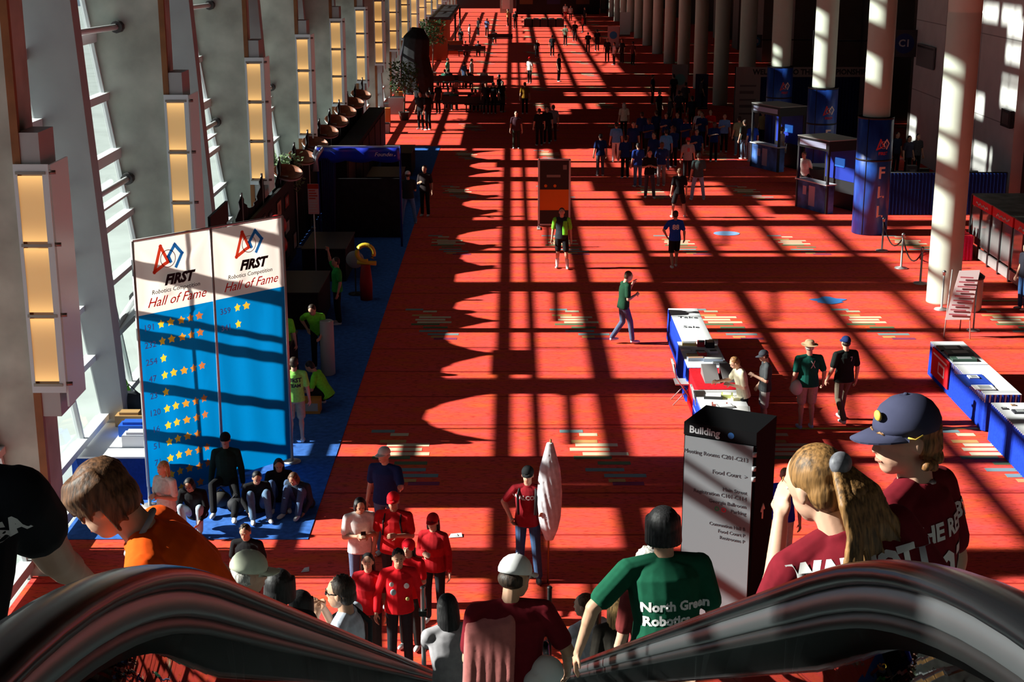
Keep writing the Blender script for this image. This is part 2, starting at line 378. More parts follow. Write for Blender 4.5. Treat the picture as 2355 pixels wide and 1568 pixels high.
def ring(bm, c, ro, ri, y, n=28, a0=0, a1=360, mi=0):
    m = n
    for i in range(m):
        a = math.radians(a0+(a1-a0)*i/m); b = math.radians(a0+(a1-a0)*(i+1)/m)
        poly(bm, [(c[0]+ro*math.cos(a),y,c[1]+ro*math.sin(a)),(c[0]+ro*math.cos(b),y,c[1]+ro*math.sin(b)),(c[0]+ri*math.cos(b),y,c[1]+ri*math.sin(b)),(c[0]+ri*math.cos(a),y,c[1]+ri*math.sin(a))], mi)
def stroke(bm, pts, w, y, closed=False, mi=0):
    n = len(pts)
    for i in range(n if closed else n-1):
        a = Vector(pts[i]); b = Vector(pts[(i+1)%n]); d = (b-a).normalized(); p = Vector((-d.y, d.x))*w/2
        a2 = a-d*w/2; b2 = b+d*w/2
        poly(bm, [(q.x, y, q.y) for q in (a2+p, b2+p, b2-p, a2-p)], mi)
def star(bm, x, z, r, y, mi=0):
    pts = []
    for i in range(10):
        a = math.pi/2 + i*math.pi/5; q = r if i % 2 == 0 else r*.55
        pts.append((x+q*math.cos(a), y, z+q*math.sin(a)))
    poly(bm, pts, mi)
def first_logo(cx, cz, s, y, parent, mono=None):
    bm = new(); ring(bm, (cx, cz), .34*s, .31*s, y); obj('logo_circle', bm, mono or pr_grey, parent)
    bm = new(); stroke(bm, [(cx-.62*s,cz-.42*s),(cx-.3*s,cz+.5*s),(cx+.0*s,cz-.12*s),(cx-.2*s,cz-.2*s)], .13*s, y-.001); stroke(bm, [(cx-.62*s,cz-.42*s),(cx-.28*s,cz-.25*s)], .13*s, y-.001)
    obj('logo_triangle', bm, mono or pr_red, parent)
    bm = new(); stroke(bm, [(cx+.1*s,cz-.12*s),(cx+.02*s,cz+.08*s),(cx+.32*s,cz+.48*s),(cx+.62*s,cz+.12*s),(cx+.34*s,cz-.34*s)], .13*s, y-.002)
    obj('logo_square', bm, mono or pr_blue, parent)
rows_l = [('191',5),('232',5),('254',1),('47',5),('23',1),('120',5),('16',5),('51',4),('71',5),('45',5),('103',4)]
rows_r = [('359',2),('341',1)]
for i, x0 in enumerate((0.03, half+.03)):
    xa, xb = x0, x0 + half - .06
    zs = BH*.725
    bm = new()                            # gently waving fabric sheet
    nx = 14
    stars = []                            # the star rows are printed into the cloth itself
    for r_, (tx, n) in enumerate(rows_l if i == 0 else rows_r):
        for j in range(n): stars.append((xa+.42+j*.19+.03*i, zs-.21-r_*.292, j))
    from mathutils.geometry import delaunay_2d_cdt
    vs = [Vector(p) for p in ((xa,.08),(xb,.08),(xb,zs),(xa,zs),(xb,BH-.03),(xa,BH-.03))]; fs = [[0,1,2,3],[3,2,4,5]]
    for sx, sz, j in stars:
        k0 = len(vs)
        for q in range(10): an_ = math.pi/2+q*math.pi/5; rr_ = .078 if q % 2 == 0 else .043; vs.append(Vector((sx+rr_*math.cos(an_), sz+rr_*math.sin(an_))))
        fs.append(list(range(k0, k0+10)))
    for a in range(1, nx):
        for q in range(1, 9): vs.append(Vector((xa+(xb-xa)*a/nx, .08+(BH-.11)*q/9+.003*a)))
    ov, oe, of, _, _, orf = delaunay_2d_cdt(vs, [], fs, 1, 1e-5)
    bv = [bm.verts.new((p.x, .018*math.sin((p.x-xa)/(xb-xa)*nx*1.1+p.y*.7), p.y)) for p in ov]
    for f_, src in zip(of, orf):
        fc = bm.faces.new([bv[q] for q in f_]); st_ = [q for q in src if q >= 2]
        fc.material_index = 2+stars[st_[0]-2][2] if st_ else (0 if 1 in src else 1); fc.smooth = True
    o = obj('banner_panel', bm, [ban_w, ban_b]+star_m, ban, False)
    cx = (xa+xb)/2; yy = -.03
    first_logo(cx - .12*(1-i) + .0, BH-.38, .44, yy, ban)
    text_mesh('banner_text', 'FIRST', .23, pr_black, ban, (cx+.06, yy, BH-.74), shear=.35, bold=.012)
    text_mesh('banner_text', 'Robotics Competition', .105, pr_black, ban, (cx, yy, BH-.9), shear=.2)
    text_mesh('banner_text', 'Hall of Fame', .225, pr_red, ban, (cx, yy, BH-1.07), shear=.45)
    for r_, (tx, n) in enumerate(rows_l if i == 0 else rows_r):
        z = zs - .22 - r_*.292
        text_mesh('banner_text', tx, .15, fabric('print_pale', (.5,.6,.85), .5), ban, (xa+.17, yy, z))
for x in (0, half, BW):
    bm = new(); tube(bm, [(x, .0, 0), (x, .0, BH)], .028, 10); lathe(bm, [(.16,0),(.16,.02),(.03,.03)], (x,0,0), 16); obj('pole', bm, pole_m, ban)
bm = new(); tube(bm, [(0,.0,BH),(BW,.0,BH)], .022, 8); obj('top_rail', bm, pole_m, ban)

# ---------------------------------------------------------------- booths along the window wall
drape = mat('black_drape', (.012,.012,.014), .9, noise=.4, nscale=5)
def drape_run(x, y0, y1, n, hp, hd, label, m=drape, name='backdrop_curtain', grp=None):
    """pipe and drape run: poles with swagged cloth between"""
    t = thing(name, label, 'curtain', (x, y0, 0), 0, grp)
    st = (y1-y0)/n
    for i in range(n):
        bm = new(); N = 16; a = []
        rr = random.Random(i*7+3)
        dip = hd + rr.uniform(-.15,.15)
        for j in range(N+1):
            u = j/N; yy = i*st + u*st; z = hp - (hp-dip)*(1-(2*u-1)**2)**.9
            xx = .035*math.sin(j*2.4)
            a.append((bm.verts.new((xx, yy, .02)), bm.verts.new((xx*1.0, yy, z*.5)), bm.verts.new((xx, yy, z))))
        for j in range(N):
            for q in range(2): bm.faces.new((a[j][q], a[j+1][q], a[j+1][q+1], a[j][q+1])).smooth = True
        o = obj('drape_panel', bm, m, t, False); md = o.modifiers.new('thick','SOLIDIFY'); md.thickness = .02
    for i in range(n+1):
        bm = new(); tube(bm, [(0,i*st,0),(0,i*st,hp+.03)], .03, 8); lathe(bm, [(.2,0),(.2,.01),(.03,.02)], (0,i*st,0), 12); obj('pole', bm, pole_m, t)
    return t
drape_run(-6.6, 26.8, 66.2, 13, 3.2, 2.55, 'long black swagged drape wall behind the booths by the windows')
bowl_w = mat('bowl_white', (.8,.78,.75), .6); bowl_c = mat('bowl_copper', (.28,.10,.05), .5, noise=.3, nscale=6)
for i, (px, py, w) in enumerate(((832,244,26),(822,262,28),(806,283,34),(790,308,40),(772,334,44),(748,366,50),(722,392,54),(694,418,58))):
    p = Vector((-6.36, 26.8+(66.2-26.8)/13*(12-i), 2.80)); r_ = .44
    t = thing('fabric_bowl', '%s copper and white bowl on the drape top, counting away from the tall banner' % ['eighth','seventh','sixth','fifth','fourth','third','second','first'][i], 'bowl', p, 0, 'copper and white bowls on the drape top')
    for nm, m_, sc in (('bowl_shell', bowl_w, 1.0), ('bowl_lining', bowl_c, .94)):
        bm = new(); N = 20; rings = []
        for q in range(6):
            a = math.radians(5+q*17); rings.append([bm.verts.new((r_*sc*math.sin(a)*math.cos(2*math.pi*k_/N), r_*sc*math.sin(a)*math.sin(2*math.pi*k_/N), -r_*.42*sc*math.cos(a) + (0 if sc == 1 else .02))) for k_ in range(N)])
        bm.faces.new(rings[0])
        for q in range(5):
            for k_ in range(N): bm.faces.new((rings[q][k_], rings[q][(k_+1)%N], rings[q+1][(k_+1)%N], rings[q+1][k_])).smooth = True
        o = obj(nm, bm, m_, t); o.rotation_euler = (math.radians(20), math.radians(12), 0)
    bm = new(); tube(bm, [(-.3,0,-1.0),(-.3,0,-.1),(0,0,-r_*.3)], .025, 6); obj('stem', bm, pole_m, t)
# photo boards on the drape
board = mat('display_board', (.015,.014,.013), .7)
t = thing('display_board', 'black display board of framed photos behind the tall banner', 'display board', (-6.48, 33.0, 0))
bm = new(); box(bm, -.04, .04, 0, 10.5, .1, 2.48); obj('board', bm, board, t)
rr = random.Random(5)
cols = [(.5,.2,.09),(.55,.3,.2),(.35,.2,.2),(.5,.42,.4),(.3,.05,.04),(.4,.3,.28),(.12,.2,.3),(.5,.45,.42)]
for i in range(22):
    yy = .4 + (i//3)*1.35 + rr.uniform(-.1,.1); zz = .3 + (i%3)*.72
    bm = new(); w = rr.uniform(.5,.85); h = rr.uniform(.42,.62)
    box(bm, .04, .06, yy, yy+w, zz, zz+h, 0); box(bm, .06, .064, yy+.06, yy+w-.06, zz+.06, zz+h-.06, 1)
    ellip(bm, (.064, yy+w*.5, zz+h*.55), (.006, w*.16, h*.22), mi=2)
    c = cols[i % 8]; d = cols[(i*3+1) % 8]
    obj('framed_photo', bm, [pr_black, mat('photo_%d' % (i%8), c, .5), mat('photo_%d' % ((i*3+1)%8), d, .5)], t)
bm = new()
p0 = AD(720, 490, 40.5); t = thing('poster_stand', 'tall red and white poster standing before the photo board', 'poster', F(722,640)*1)
p0 = AD(722, 492, 40.0); wq = 24/3417*41.5; hq = 68/3417*41.5
t.location = (p0.x, 40.0, 0)
box(bm, -wq/2, wq/2, -.015, .015, p0.z, p0.z+hq, 0); box(bm, -wq/2, wq/2, -.018, -.015, p0.z+hq*.84, p0.z+hq, 1)
for q in range(9):
    z = p0.z+hq*(.08+.085*q); box(bm, -wq*.4, wq*(.4-.1*(q%3)), -.018, -.015, z, z+.03, 1 if q > 4 else 2)
obj('poster', bm, [mat('poster_pink', (.5,.3,.3), .7), pr_red, pr_grey], t)
bm = new(); tube(bm, [(0,.02,0),(0,.02,p0.z+.1)], .02, 8); lathe(bm, [(.2,0),(.2,.015),(.02,.03)], (0,.02,0), 16); obj('stand_pole', bm, pole_m, t)
# blue canopy booth
p = AD(920, 348, 45.0)
t = thing('canopy_booth', 'dark booth with a shiny blue draped header over its front', 'booth', (-5.9, 45.0, 0))
wd = p.x + 5.9
bl = mat('satin_blue', (.01,.03,.50), .35, spec=.6); slv = mat('satin_silver', (.55,.55,.62), .3, metal=.3)
bm = new(); N = 24; a = []
for j in range(N+1):
    u = j/N; x = u*wd; d = .05*math.sin(u*18); z1 = p.z+.12; z0 = p.z-.28-.07*abs(math.sin(u*math.pi*3))
    a.append([bm.verts.new((x, d-.05*q, z0+(z1-z0)*q/3)) for q in range(4)])
for j in range(N):
    for q in range(3): bm.faces.new((a[j][q], a[j+1][q], a[j+1][q+1], a[j][q+1])).smooth = True
o = obj('header_drape', bm, bl, t, False); md = o.modifiers.new('thick','SOLIDIFY'); md.thickness = .02
bm = new()
for q in range(5): tube(bm, [(.05*q,-.05,p.z+.15),(-.08+.02*q,-.12,p.z-.1),(.0-.05*q,-.05,p.z-.6)], [.05,.08,.03], 8)
obj('silver_knot', bm, slv, t)
text_mesh('header_text', 'Founders', .17, mat('print_bright', (.7,.72,.8), .6), t, (wd-.45, -.12, p.z-.08), shear=.3)
for x in (0, wd):
    bm = new(); tube(bm, [(x,0,0),(x,0,p.z+.15)], .035, 8); obj('post', bm, mat('post_blue',(.01,.02,.2),.5), t)
bm = new(); box(bm, 0.05, wd-.1, 1.4, 1.44, .02, 1.9); obj('back_panel', bm, drape, t)
bm = new(); box(bm, 0, wd, -.02, .06, p.z+.11, p.z+.17); obj('header_rail', bm, pole_m, t)
bm = new()
for q in range(14): tube(bm, [(.12+q*.03,.02+.03*(q%2),p.z-.2),(.1+q*.025,.02,.3)], .03, 6)
obj('side_curtain', bm, mat('navy_drape', (.01,.014,.08), .8), t)
# potted tree behind the drape
def leafy(name, label, cat, loc, h0, rad, n, m, seed, lf=.16, trunk=True):
    rr = random.Random(seed); t = thing(name, label, cat, loc)
    bm = new()
    for i in range(n):
        a = rr.uniform(0, 6.283); r_ = rad*rr.random()**.5; z = h0 + rr.uniform(-.55,.55)*rad*1.6
        c = Vector((r_*math.cos(a), r_*math.sin(a), z)); d = Vector((rr.uniform(-1,1), rr.uniform(-1,1), rr.uniform(-.6,.8))).normalized()*lf
        s = d.cross(Vector((rr.uniform(-1,1),rr.uniform(-1,1),1))).normalized()*lf*.28
        poly(bm, [c, c+d*.5+s, c+d, c+d*.5-s])
    obj('foliage', bm, m, t, False)
    if trunk:
        bm = new(); tube(bm, [(0,0,.35),(.05,0,h0*.6),(0,.05,h0+rad*.3)], [.05,.04,.02], 8)
        for q in range(5): a = q*1.26; tube(bm, [(.03,0,h0*.65),(rad*.6*math.cos(a),rad*.6*math.sin(a),h0+.2)], [.025,.01], 6)
        obj('trunk', bm, mat('bark', (.1,.07,.05), .9), t)
        bm = new(); lathe(bm, [(.22,0),(.28,.4),(.30,.42),(.26,.42),(.25,.36)], (0,0,0), 16); obj('pot', bm, mat('pot', (.1,.08,.07), .6), t)
    return t
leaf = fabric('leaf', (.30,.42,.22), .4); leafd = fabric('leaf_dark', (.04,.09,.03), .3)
leafy('potted_tree', 'bushy pale green potted tree in front of the third wall light', 'tree', AD(655,395,42.5)*Vector((1,1,0)) if False else (-6.93, 44.5, 0), AD(655,398,44.5).z, .60, 520, leaf, 1)
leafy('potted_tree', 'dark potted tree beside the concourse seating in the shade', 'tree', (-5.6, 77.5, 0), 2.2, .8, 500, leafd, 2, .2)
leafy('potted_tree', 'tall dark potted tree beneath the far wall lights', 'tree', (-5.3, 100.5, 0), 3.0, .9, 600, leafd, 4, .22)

bm = new(); box(bm, -.35,.35,0,15.6,0,1.95)
for q in range(6): box(bm, .35,.37,.3+q*2.55,2.5+q*2.55,.2,1.8,1)
o = obj('booth_partition', bm, [drape, board]); o.location = (-5.95, 50.2, .014); tag(o, 'long black booth partition beyond the blue draped header', 'partition')
# ================================================================ PEOPLE
SKIN = {'l': (.62,.36,.25), 'm': (.48,.26,.17), 'd': (.14,.07,.045), 't': (.55,.31,.2)}
def skin_mat(k): return mat('skin_'+k, SKIN[k], .55, noise=.08, nscale=9, spec=.35)
HAIR = {'black': (.012,.011,.012), 'brown': (.09,.04,.018), 'dark': (.03,.018,.012), 'blond': (.42,.25,.10), 'ginger': (.22,.10,.035), 'honey': (.17,.085,.028), 'grey': (.4,.38,.35)}
def hair_mat(k):
    n = 'hair_'+k
    if n in MATS: return MATS[n]
    m = mat(n, HAIR[k], .55, spec=.35); nt = m.node_tree; b = nt.nodes['Principled BSDF']
    tc = nt.nodes.new('ShaderNodeTexCoord'); mp = nt.nodes.new('ShaderNodeMapping'); mp.inputs['Scale'].default_value = (60,60,5)
    nz = nt.nodes.new('ShaderNodeTexNoise'); nz.inputs['Scale'].default_value = 1.6; nz.inputs['Detail'].default_value = 3
    r = nt.nodes.new('ShaderNodeValToRGB'); c = HAIR[k]
    r.color_ramp.elements[0].position = .35; r.color_ramp.elements[0].color = (*[x*.45 for x in c], 1)
    r.color_ramp.elements[1].position = .68; r.color_ramp.elements[1].color = (*[min(1, x*2.1) for x in c], 1)
    bp = nt.nodes.new('ShaderNodeBump'); bp.inputs['Strength'].default_value = .3; bp.inputs['Distance'].default_value = .006
    L = nt.links.new; L(tc.outputs['Object'], mp.inputs[0]); L(mp.outputs[0], nz.inputs[0]); L(nz.outputs['Fac'], r.inputs[0]); L(r.outputs[0], b.inputs['Base Color'])
    L(nz.outputs['Fac'], bp.inputs['Height']); L(bp.outputs[0], b.inputs['Normal'])
    return m
def fuse(name, bm, m, parent, vox, smooth=4, fac=.5):
    o = obj(name, bm, m, parent)
    r = o.modifiers.new('fuse', 'REMESH'); r.mode = 'VOXEL'; r.voxel_size = vox; r.use_smooth_shade = True
    if smooth: s = o.modifiers.new('soften', 'SMOOTH'); s.factor = fac; s.iterations = smooth
    return o
def loft(bm, secs, M, seg=18):            # secs: (z, halfx, halfy, yoff) in torso space
    rings = []
    for z, a, b, yo in secs:
        rings.append([bm.verts.new(M @ Vector((a*math.cos(2*math.pi*k/seg), yo + b*math.sin(2*math.pi*k/seg), z))) for k in range(seg)])
    for i in range(len(secs)-1):
        for k in range(seg): bm.faces.new((rings[i][k], rings[i][(k+1)%seg], rings[i+1][(k+1)%seg], rings[i+1][k]))
    bm.faces.new(rings[0][::-1]); bm.faces.new(rings[-1])
def ik(a, target, l1, l2, pole):
    d = target - a; L = d.length
    if L > (l1+l2)*.995: target = a + d.normalized()*(l1+l2)*.995; d = target-a; L = d.length
    x = (l1*l1 - l2*l2 + L*L)/(2*L); h = math.sqrt(max(0, l1*l1 - x*x)); u = d.normalized()
    p = (pole - u*pole.dot(u)); p = p.normalized() if p.length > 1e-4 else u.orthogonal()
    return a + u*x + p*h, target
ARMS = {  # elbow, wrist offsets from the right shoulder (x out, y forward)
 'down': ((.06,-.03,-.28), (.09,.04,-.53)), 'loose': ((.09,-.04,-.27), (.12,.08,-.50)), 'fwd': ((.03,.05,-.27), (-.02,.28,-.22)),
 'hold': ((.05,.02,-.28), (-.10,.24,-.20)), 'cross': ((.05,.06,-.26), (-.22,.20,-.18)), 'hip': ((.17,-.06,-.22), (.06,.04,-.42)),
 'face': ((.03,.16,-.20), (-.10,.20,.03)), 'cam': ((.08,.18,-.16), (-.08,.24,.10)), 'up': ((.10,.10,.20), (.05,.15,.45)), 'reach': ((.05,.17,-.20), (.02,.42,-.16)),
 'knee': ((.06,.14,-.20), (.0,.36,-.28)), 'pocket': ((.12,-.06,-.26), (.06,.03,-.46)), 'back': ((.08,-.12,-.25), (-.05,-.2,-.42))}
LEGS = {  # knee, ankle for the right leg, in body space at H=1.75 (pelvis at z)
 'stand': (.95, ((.10,.015,.52),(.11,-.02,.08)), ((.10,.015,.52),(.11,-.02,.08))),
 'wide': (.93, ((.17,.03,.51),(.22,-.02,.08)), ((.17,.03,.51),(.22,-.02,.08))),
 'walk': (.94, ((.09,.14,.54),(.09,.20,.10)), ((.09,.02,.50),(.09,-.24,.14))),
 'walk2': (.94, ((.09,.02,.50),(.09,-.24,.14)), ((.09,.14,.54),(.09,.20,.10))),
 'contra': (.94, ((.10,.02,.52),(.12,-.02,.08)), ((.13,.10,.52),(.17,.10,.08))),
 'sit': (.12, ((.14,.36,.46),(.14,.55,.08)), ((.14,.36,.46),(.14,.55,.08))),
 'sit2': (.12, ((.20,.34,.44),(.16,.62,.08)), ((.20,.44,.24),(.20,.84,.08))),
 'chair': (.50, ((.12,.42,.50),(.12,.42,.08)), ((.12,.42,.50),(.12,.42,.08))),
 'squat': (.30, ((.20,.34,.42),(.16,.12,.08)), ((.20,.34,.42),(.16,.12,.08))),
 'kneel': (.45, ((.14,.30,.42),(.14,.26,.08)), ((.12,.12,.06),(.12,-.30,.06))),
 'crossed': (.12, ((.36,.28,.16),(-.02,.36,.07)), ((.36,.28,.16),(-.02,.26,.07)))}
def hand(bm, w, d, n, s, side, curl=.35, fr=.0095):
    d = d.normalized(); n = (n - d*n.dot(d)); n = n.normalized() if n.length > 1e-4 else d.orthogonal().normalized()
    ac = n.cross(d)*side                                                # toward the thumb
    R = Matrix((ac, d, n)).transposed()
    rot = R.to_euler(); ellip(bm, w + d*.052*s, (.041*s, .052*s, .017*s), rot, 12, 8)
    capsule(bm, w - d*.02*s, w + d*.03*s, .025*s, .027*s, 8)
    for i, (off, ln) in enumerate(((.030,.072),(.010,.080),(-.011,.074),(-.030,.058))):
        a = w + d*.092*s + ac*off*s; c1 = curl*(1+.12*i)
        v1 = (d*math.cos(c1) + n*math.sin(c1) + ac*off*2.2).normalized(); b = a + v1*ln*.5*s
        v2 = (d*math.cos(c1*2.1) + n*math.sin(c1*2.1)).normalized(); c = b + v2*ln*.5*s
        capsule(bm, a - v1*.02*s, b, fr*s, fr*s*.95, 7); capsule(bm, b, c, fr*s*.95, fr*s*.8, 7)
    a = w + d*.03*s + ac*.032*s; v = (d*.65 + ac*.62 + n*.35).normalized(); b = a + v*.038*s; c = b + (d*.85 + n*.4 + ac*.1).normalized()*.03*s
    capsule(bm, a - ac*.015*s, b, fr*1.2*s, fr*1.1*s, 7); capsule(bm, b, c, fr*1.1*s, fr*.85*s, 7)
def person(label, pos, rz, H=1.75, legs='stand', aR='down', aL='down', lean=0, side=0, twist=0, hyaw=0, hpitch=0, htilt=0, skin='l', shirt=(.5,.5,.5),
           sleeve='short', pants=(.05,.06,.1), plen='long', hair='brown', hstyle='short', cap=None, hat=None, shoe=(.7,.7,.7), lod=1, group=None,
           female=False, build=1.0, skirt=False, curl=.35, pel=None, dress=None, lower=True, eyes=None, handn=None, headscale=1.0, head_at=None):
    s = H/1.75
    vox = {0: .0065, 1: .013, 2: .028}[lod]
    V = lambda *p: Vector(p)*s
    if isinstance(legs, str): pz, lr, ll = LEGS[legs]
    else: pz, lr, ll = legs
    P = V(*(pel or (0, 0, pz)))
    RT = Euler((-math.radians(lean), math.radians(side), math.radians(twist)), 'XYZ').to_matrix()
    M = Matrix.Translation(P) @ RT.to_4x4() @ Matrix.Scale(s, 4)
    T = lambda x, y, z: M @ Vector((x, y, z))
    b = build
    NK = T(0, -.005, .50)
    RH = RT @ Matrix.Rotation(math.radians(lean*.5), 3, 'X') @ Euler((math.radians(hpitch), math.radians(htilt), math.radians(hyaw)), 'XYZ').to_matrix()
    HC = NK + RH @ V(0, .025, .155)
    if head_at is not None: pos = Vector(head_at) - Matrix.Rotation(rz, 3, 'Z') @ HC
    t = thing('person', label, 'person', pos, rz, group)
    # joints
    sh = {1: T(.18*b if not female else .16*b, 0, .432), -1: T(-.18*b if not female else -.16*b, 0, .432)}
    hip = {1: P + V(.09*b, 0, -.03), -1: P + V(-.09*b, 0, -.03)}
    kn = {1: V(*lr[0]), -1: V(-ll[0][0], ll[0][1], ll[0][2])}; an = {1: V(*lr[1]), -1: V(-ll[1][0], ll[1][1], ll[1][2])}
    el, wr = {}, {}
    inv = (Matrix.Translation(pos) @ Matrix.Rotation(rz, 4, 'Z')).inverted()
    for sd, a in ((1, aR), (-1, aL)):
        if isinstance(a, str): a = ARMS[a]
        if a[0] == 'to':
            pole = Vector(a[2]) if len(a) > 2 else Vector((sd*.6, -.5, -.6)); el[sd], wr[sd] = ik(sh[sd], inv @ Vector(a[1]), .29*s, .26*s, pole)
        else:
            e, w = a; el[sd] = sh[sd] + RT @ V(sd*e[0], e[1], e[2]) if abs(lean) < 200 else None; wr[sd] = sh[sd] + RT @ V(sd*w[0], w[1], w[2])
    HM = Matrix.Translation(HC) @ RH.to_4x4() @ Matrix.Scale(s*headscale, 4)
    Hh = lambda x, y, z: HM @ Vector((x, y, z))
    hrot = lambda: (RH).to_euler()
    # ---- body: one continuous surface
    bm = new()
    loft(bm, [(-.08,.13*b,.09*b,0),(0,.155*b,.105*b,0),(.13,.13*b,.09*b,0),(.28,.155*b,.105*b,0),(.38,.155*b,.10*b,0),(.43,.105*b,.075,-.005),(.47,.065,.06,-.005)], M)
    capsule(bm, T(0,-.01,.46), Hh(0,-.02,-.05), .060*s, .054*s)
    for sd in (1, -1):
        capsule(bm, T(sd*.04,0,.430), sh[sd], .040*s, .050*s); capsule(bm, sh[sd], el[sd], .050*s*b**.5, .041*s*b**.5); capsule(bm, el[sd], wr[sd], .041*s, .027*s)
        capsule(bm, el[sd], el[sd].lerp(wr[sd], .35), .041*s, .040*s)
        fd = wr[sd]-el[sd]; nn = Vector(handn[sd]) if handn and sd in handn else RT @ Vector((-sd*.8, .45, 0)) 
        hand(bm, wr[sd], fd, nn, s, sd, curl, .0095 if lod == 0 else .012)
        if lower:
            capsule(bm, hip[sd], kn[sd], .082*s*b, .052*s); capsule(bm, kn[sd], an[sd], .052*s, .034*s)
            calf = kn[sd].lerp(an[sd], .28); capsule(bm, calf, kn[sd].lerp(an[sd], .5), .056*s, .046*s)
    # head with face
    sk = [(0,0,.012,.076,.094,.098),(0,.022,-.045,.060,.074,.066),(0,.047,-.082,.036,.040,.032)]
    for x, y, z, a, c, d in sk: ellip(bm, Hh(x,y,z), (a*s*headscale, c*s*headscale, d*s*headscale), hrot(), 16, 12)
    if lod < 2:
        capsule(bm, Hh(0,.088,.008), Hh(0,.101,-.028), .008*s, .0115*s, 8)                # nose
        capsule(bm, Hh(-.03,.083,.028), Hh(.03,.083,.028), .012*s, .012*s, 8)           # brow
        capsule(bm, Hh(-.016,.086,-.062), Hh(.016,.086,-.062), .009*s, .009*s, 8)       # lips
        for sd in (1, -1): ellip(bm, Hh(sd*.078,-.005,-.012), (.010*s,.019*s,.031*s), hrot(), 8, 6)
    body = fuse('body', bm, skin_mat(skin), t, vox, 3 if lod == 0 else 2, .4)
    # face details
    if lod < 2:
        for sd in (1, -1):
            bm = new(); ellip(bm, Hh(sd*.030,.0815,.004), (.0135*s,.008*s,.0075*s), hrot(), 10, 6); o = obj('eye', bm, mat('eye_white', (.7,.68,.66), .3), t)
            bm = new(); ellip(bm, Hh(sd*.030,.0880,.004), (.006*s,.003*s,.006*s), hrot(), 8, 6); obj('iris', bm, mat('iris', (.05,.03,.02), .2), o)
            bm = new(); tube(bm, [Hh(sd*.014,.096,.028), Hh(sd*.03,.095,.034), Hh(sd*.046,.087,.028)], [.003*s,.004*s,.002*s], 6); obj('eyebrow', bm, hair_mat(hair), t)
        bm = new(); tube(bm, [Hh(-.022,.089,-.062), Hh(0,.096,-.060), Hh(.022,.089,-.062)], [.003*s,.006*s,.003*s], 8); obj('mouth', bm, mat('lips_'+skin, tuple(c*q for c, q in zip(SKIN[skin], (.8,.5,.5))), .5), t)
    if eyes == 'sun':
        bm = new()
        for sd in (1,-1): ellip(bm, Hh(sd*.032,.093,.006), (.024*s,.007*s,.017*s), hrot(), 12, 6); tube(bm, [Hh(sd*.055,.09,.012), Hh(sd*.08,.0,.012)], .004*s, 6)
        tube(bm, [Hh(-.02,.1,.012), Hh(.02,.1,.012)], .004*s, 6); obj('sunglasses', bm, mat('sunglass', (.01,.01,.012), .15), t)
    # ---- top
    sm = cloth(shirt)
    bm = new(); f = .02
    if sleeve != 'none_at_all':
        hem = -.10 if not dress else -.10
        cw = .045 if female else 0
        secs = [(hem,.172*b+f,.118*b+f,0),(.0,.165*b+f,.112*b+f,0),(.14,.145*b+f,.10*b+f,0),(.28,.163*b+f,.112*b+f+cw*.5,cw*.4),(.38,.168*b+f,.105*b+f,0),(.44,.135*b+f,.088+f*.6,-.005),(.475,.09,.075,-.005),(.50,.068,.066,-.005)]
        loft(bm, secs, M)
        for sd in (1, -1):
            capsule(bm, T(sd*.05,-.003,.470), sh[sd], .055*s, .064*s*b**.5)
            if sleeve == 'short': e = sh[sd].lerp(el[sd], .72); capsule(bm, sh[sd], e, .066*s*b**.5, .064*s*b**.5)
            elif sleeve == 'tee': capsule(bm, sh[sd], sh[sd].lerp(el[sd], .42), .068*s*b**.5, .070*s*b**.5)
            elif sleeve == 'long': capsule(bm, sh[sd], el[sd], .066*s*b**.5, .056*s); capsule(bm, el[sd], el[sd].lerp(wr[sd], .9), .056*s, .042*s)
            elif sleeve == 'elbow': capsule(bm, sh[sd], sh[sd].lerp(el[sd], .95), .068*s*b**.5, .066*s)
    top = fuse('shirt' if sleeve != 'long' else 'jacket', bm, sm, t, vox*1.1, 2 if lod else 3, .4)
    # ---- trousers
    if lower:
        bm = new()
        loft(bm, [(-.13,.11*b,.09*b,0),(-.06,.165*b,.115*b,-.005),(.04,.160*b,.112*b,0),(.10,.14*b,.10*b,0)], M)
        for sd in (1, -1):
            if skirt: continue
            if plen == 'long':
                capsule(bm, hip[sd], kn[sd], .092*s*b, .068*s); capsule(bm, kn[sd], kn[sd].lerp(an[sd], .95), .068*s, .058*s)
            else:
                capsule(bm, hip[sd], hip[sd].lerp(kn[sd], .93), .095*s*b, .088*s)
        if plen == 'short' or skirt:
            pass
        fuse('trousers' if plen == 'long' else 'shorts', bm, cloth(pants), t, vox*1.1, 2, .4)
        for sd in (1, -1):
            bm = new(); a = an[sd]; fdir = Vector((sd*.12, 1, 0)).normalized()
            if legs in ('kneel',) and sd == -1: fdir = Vector((0,-.4,-.9)).normalized()
            ellip(bm, a + Vector((0,0,-.035*s)) , (.042*s,.05*s,.045*s), None, 10, 8)
            c = a + fdir*.075*s + Vector((0,0,-.043*s)); ellip(bm, c, (.046*s,.115*s,.036*s), Euler((0,0,math.atan2(-fdir.x, fdir.y))), 12, 8)
            fuse('shoe', bm, mat('shoe_%d' % int(shoe[0]*99), shoe, .6), t, max(vox, .012), 1, .3)
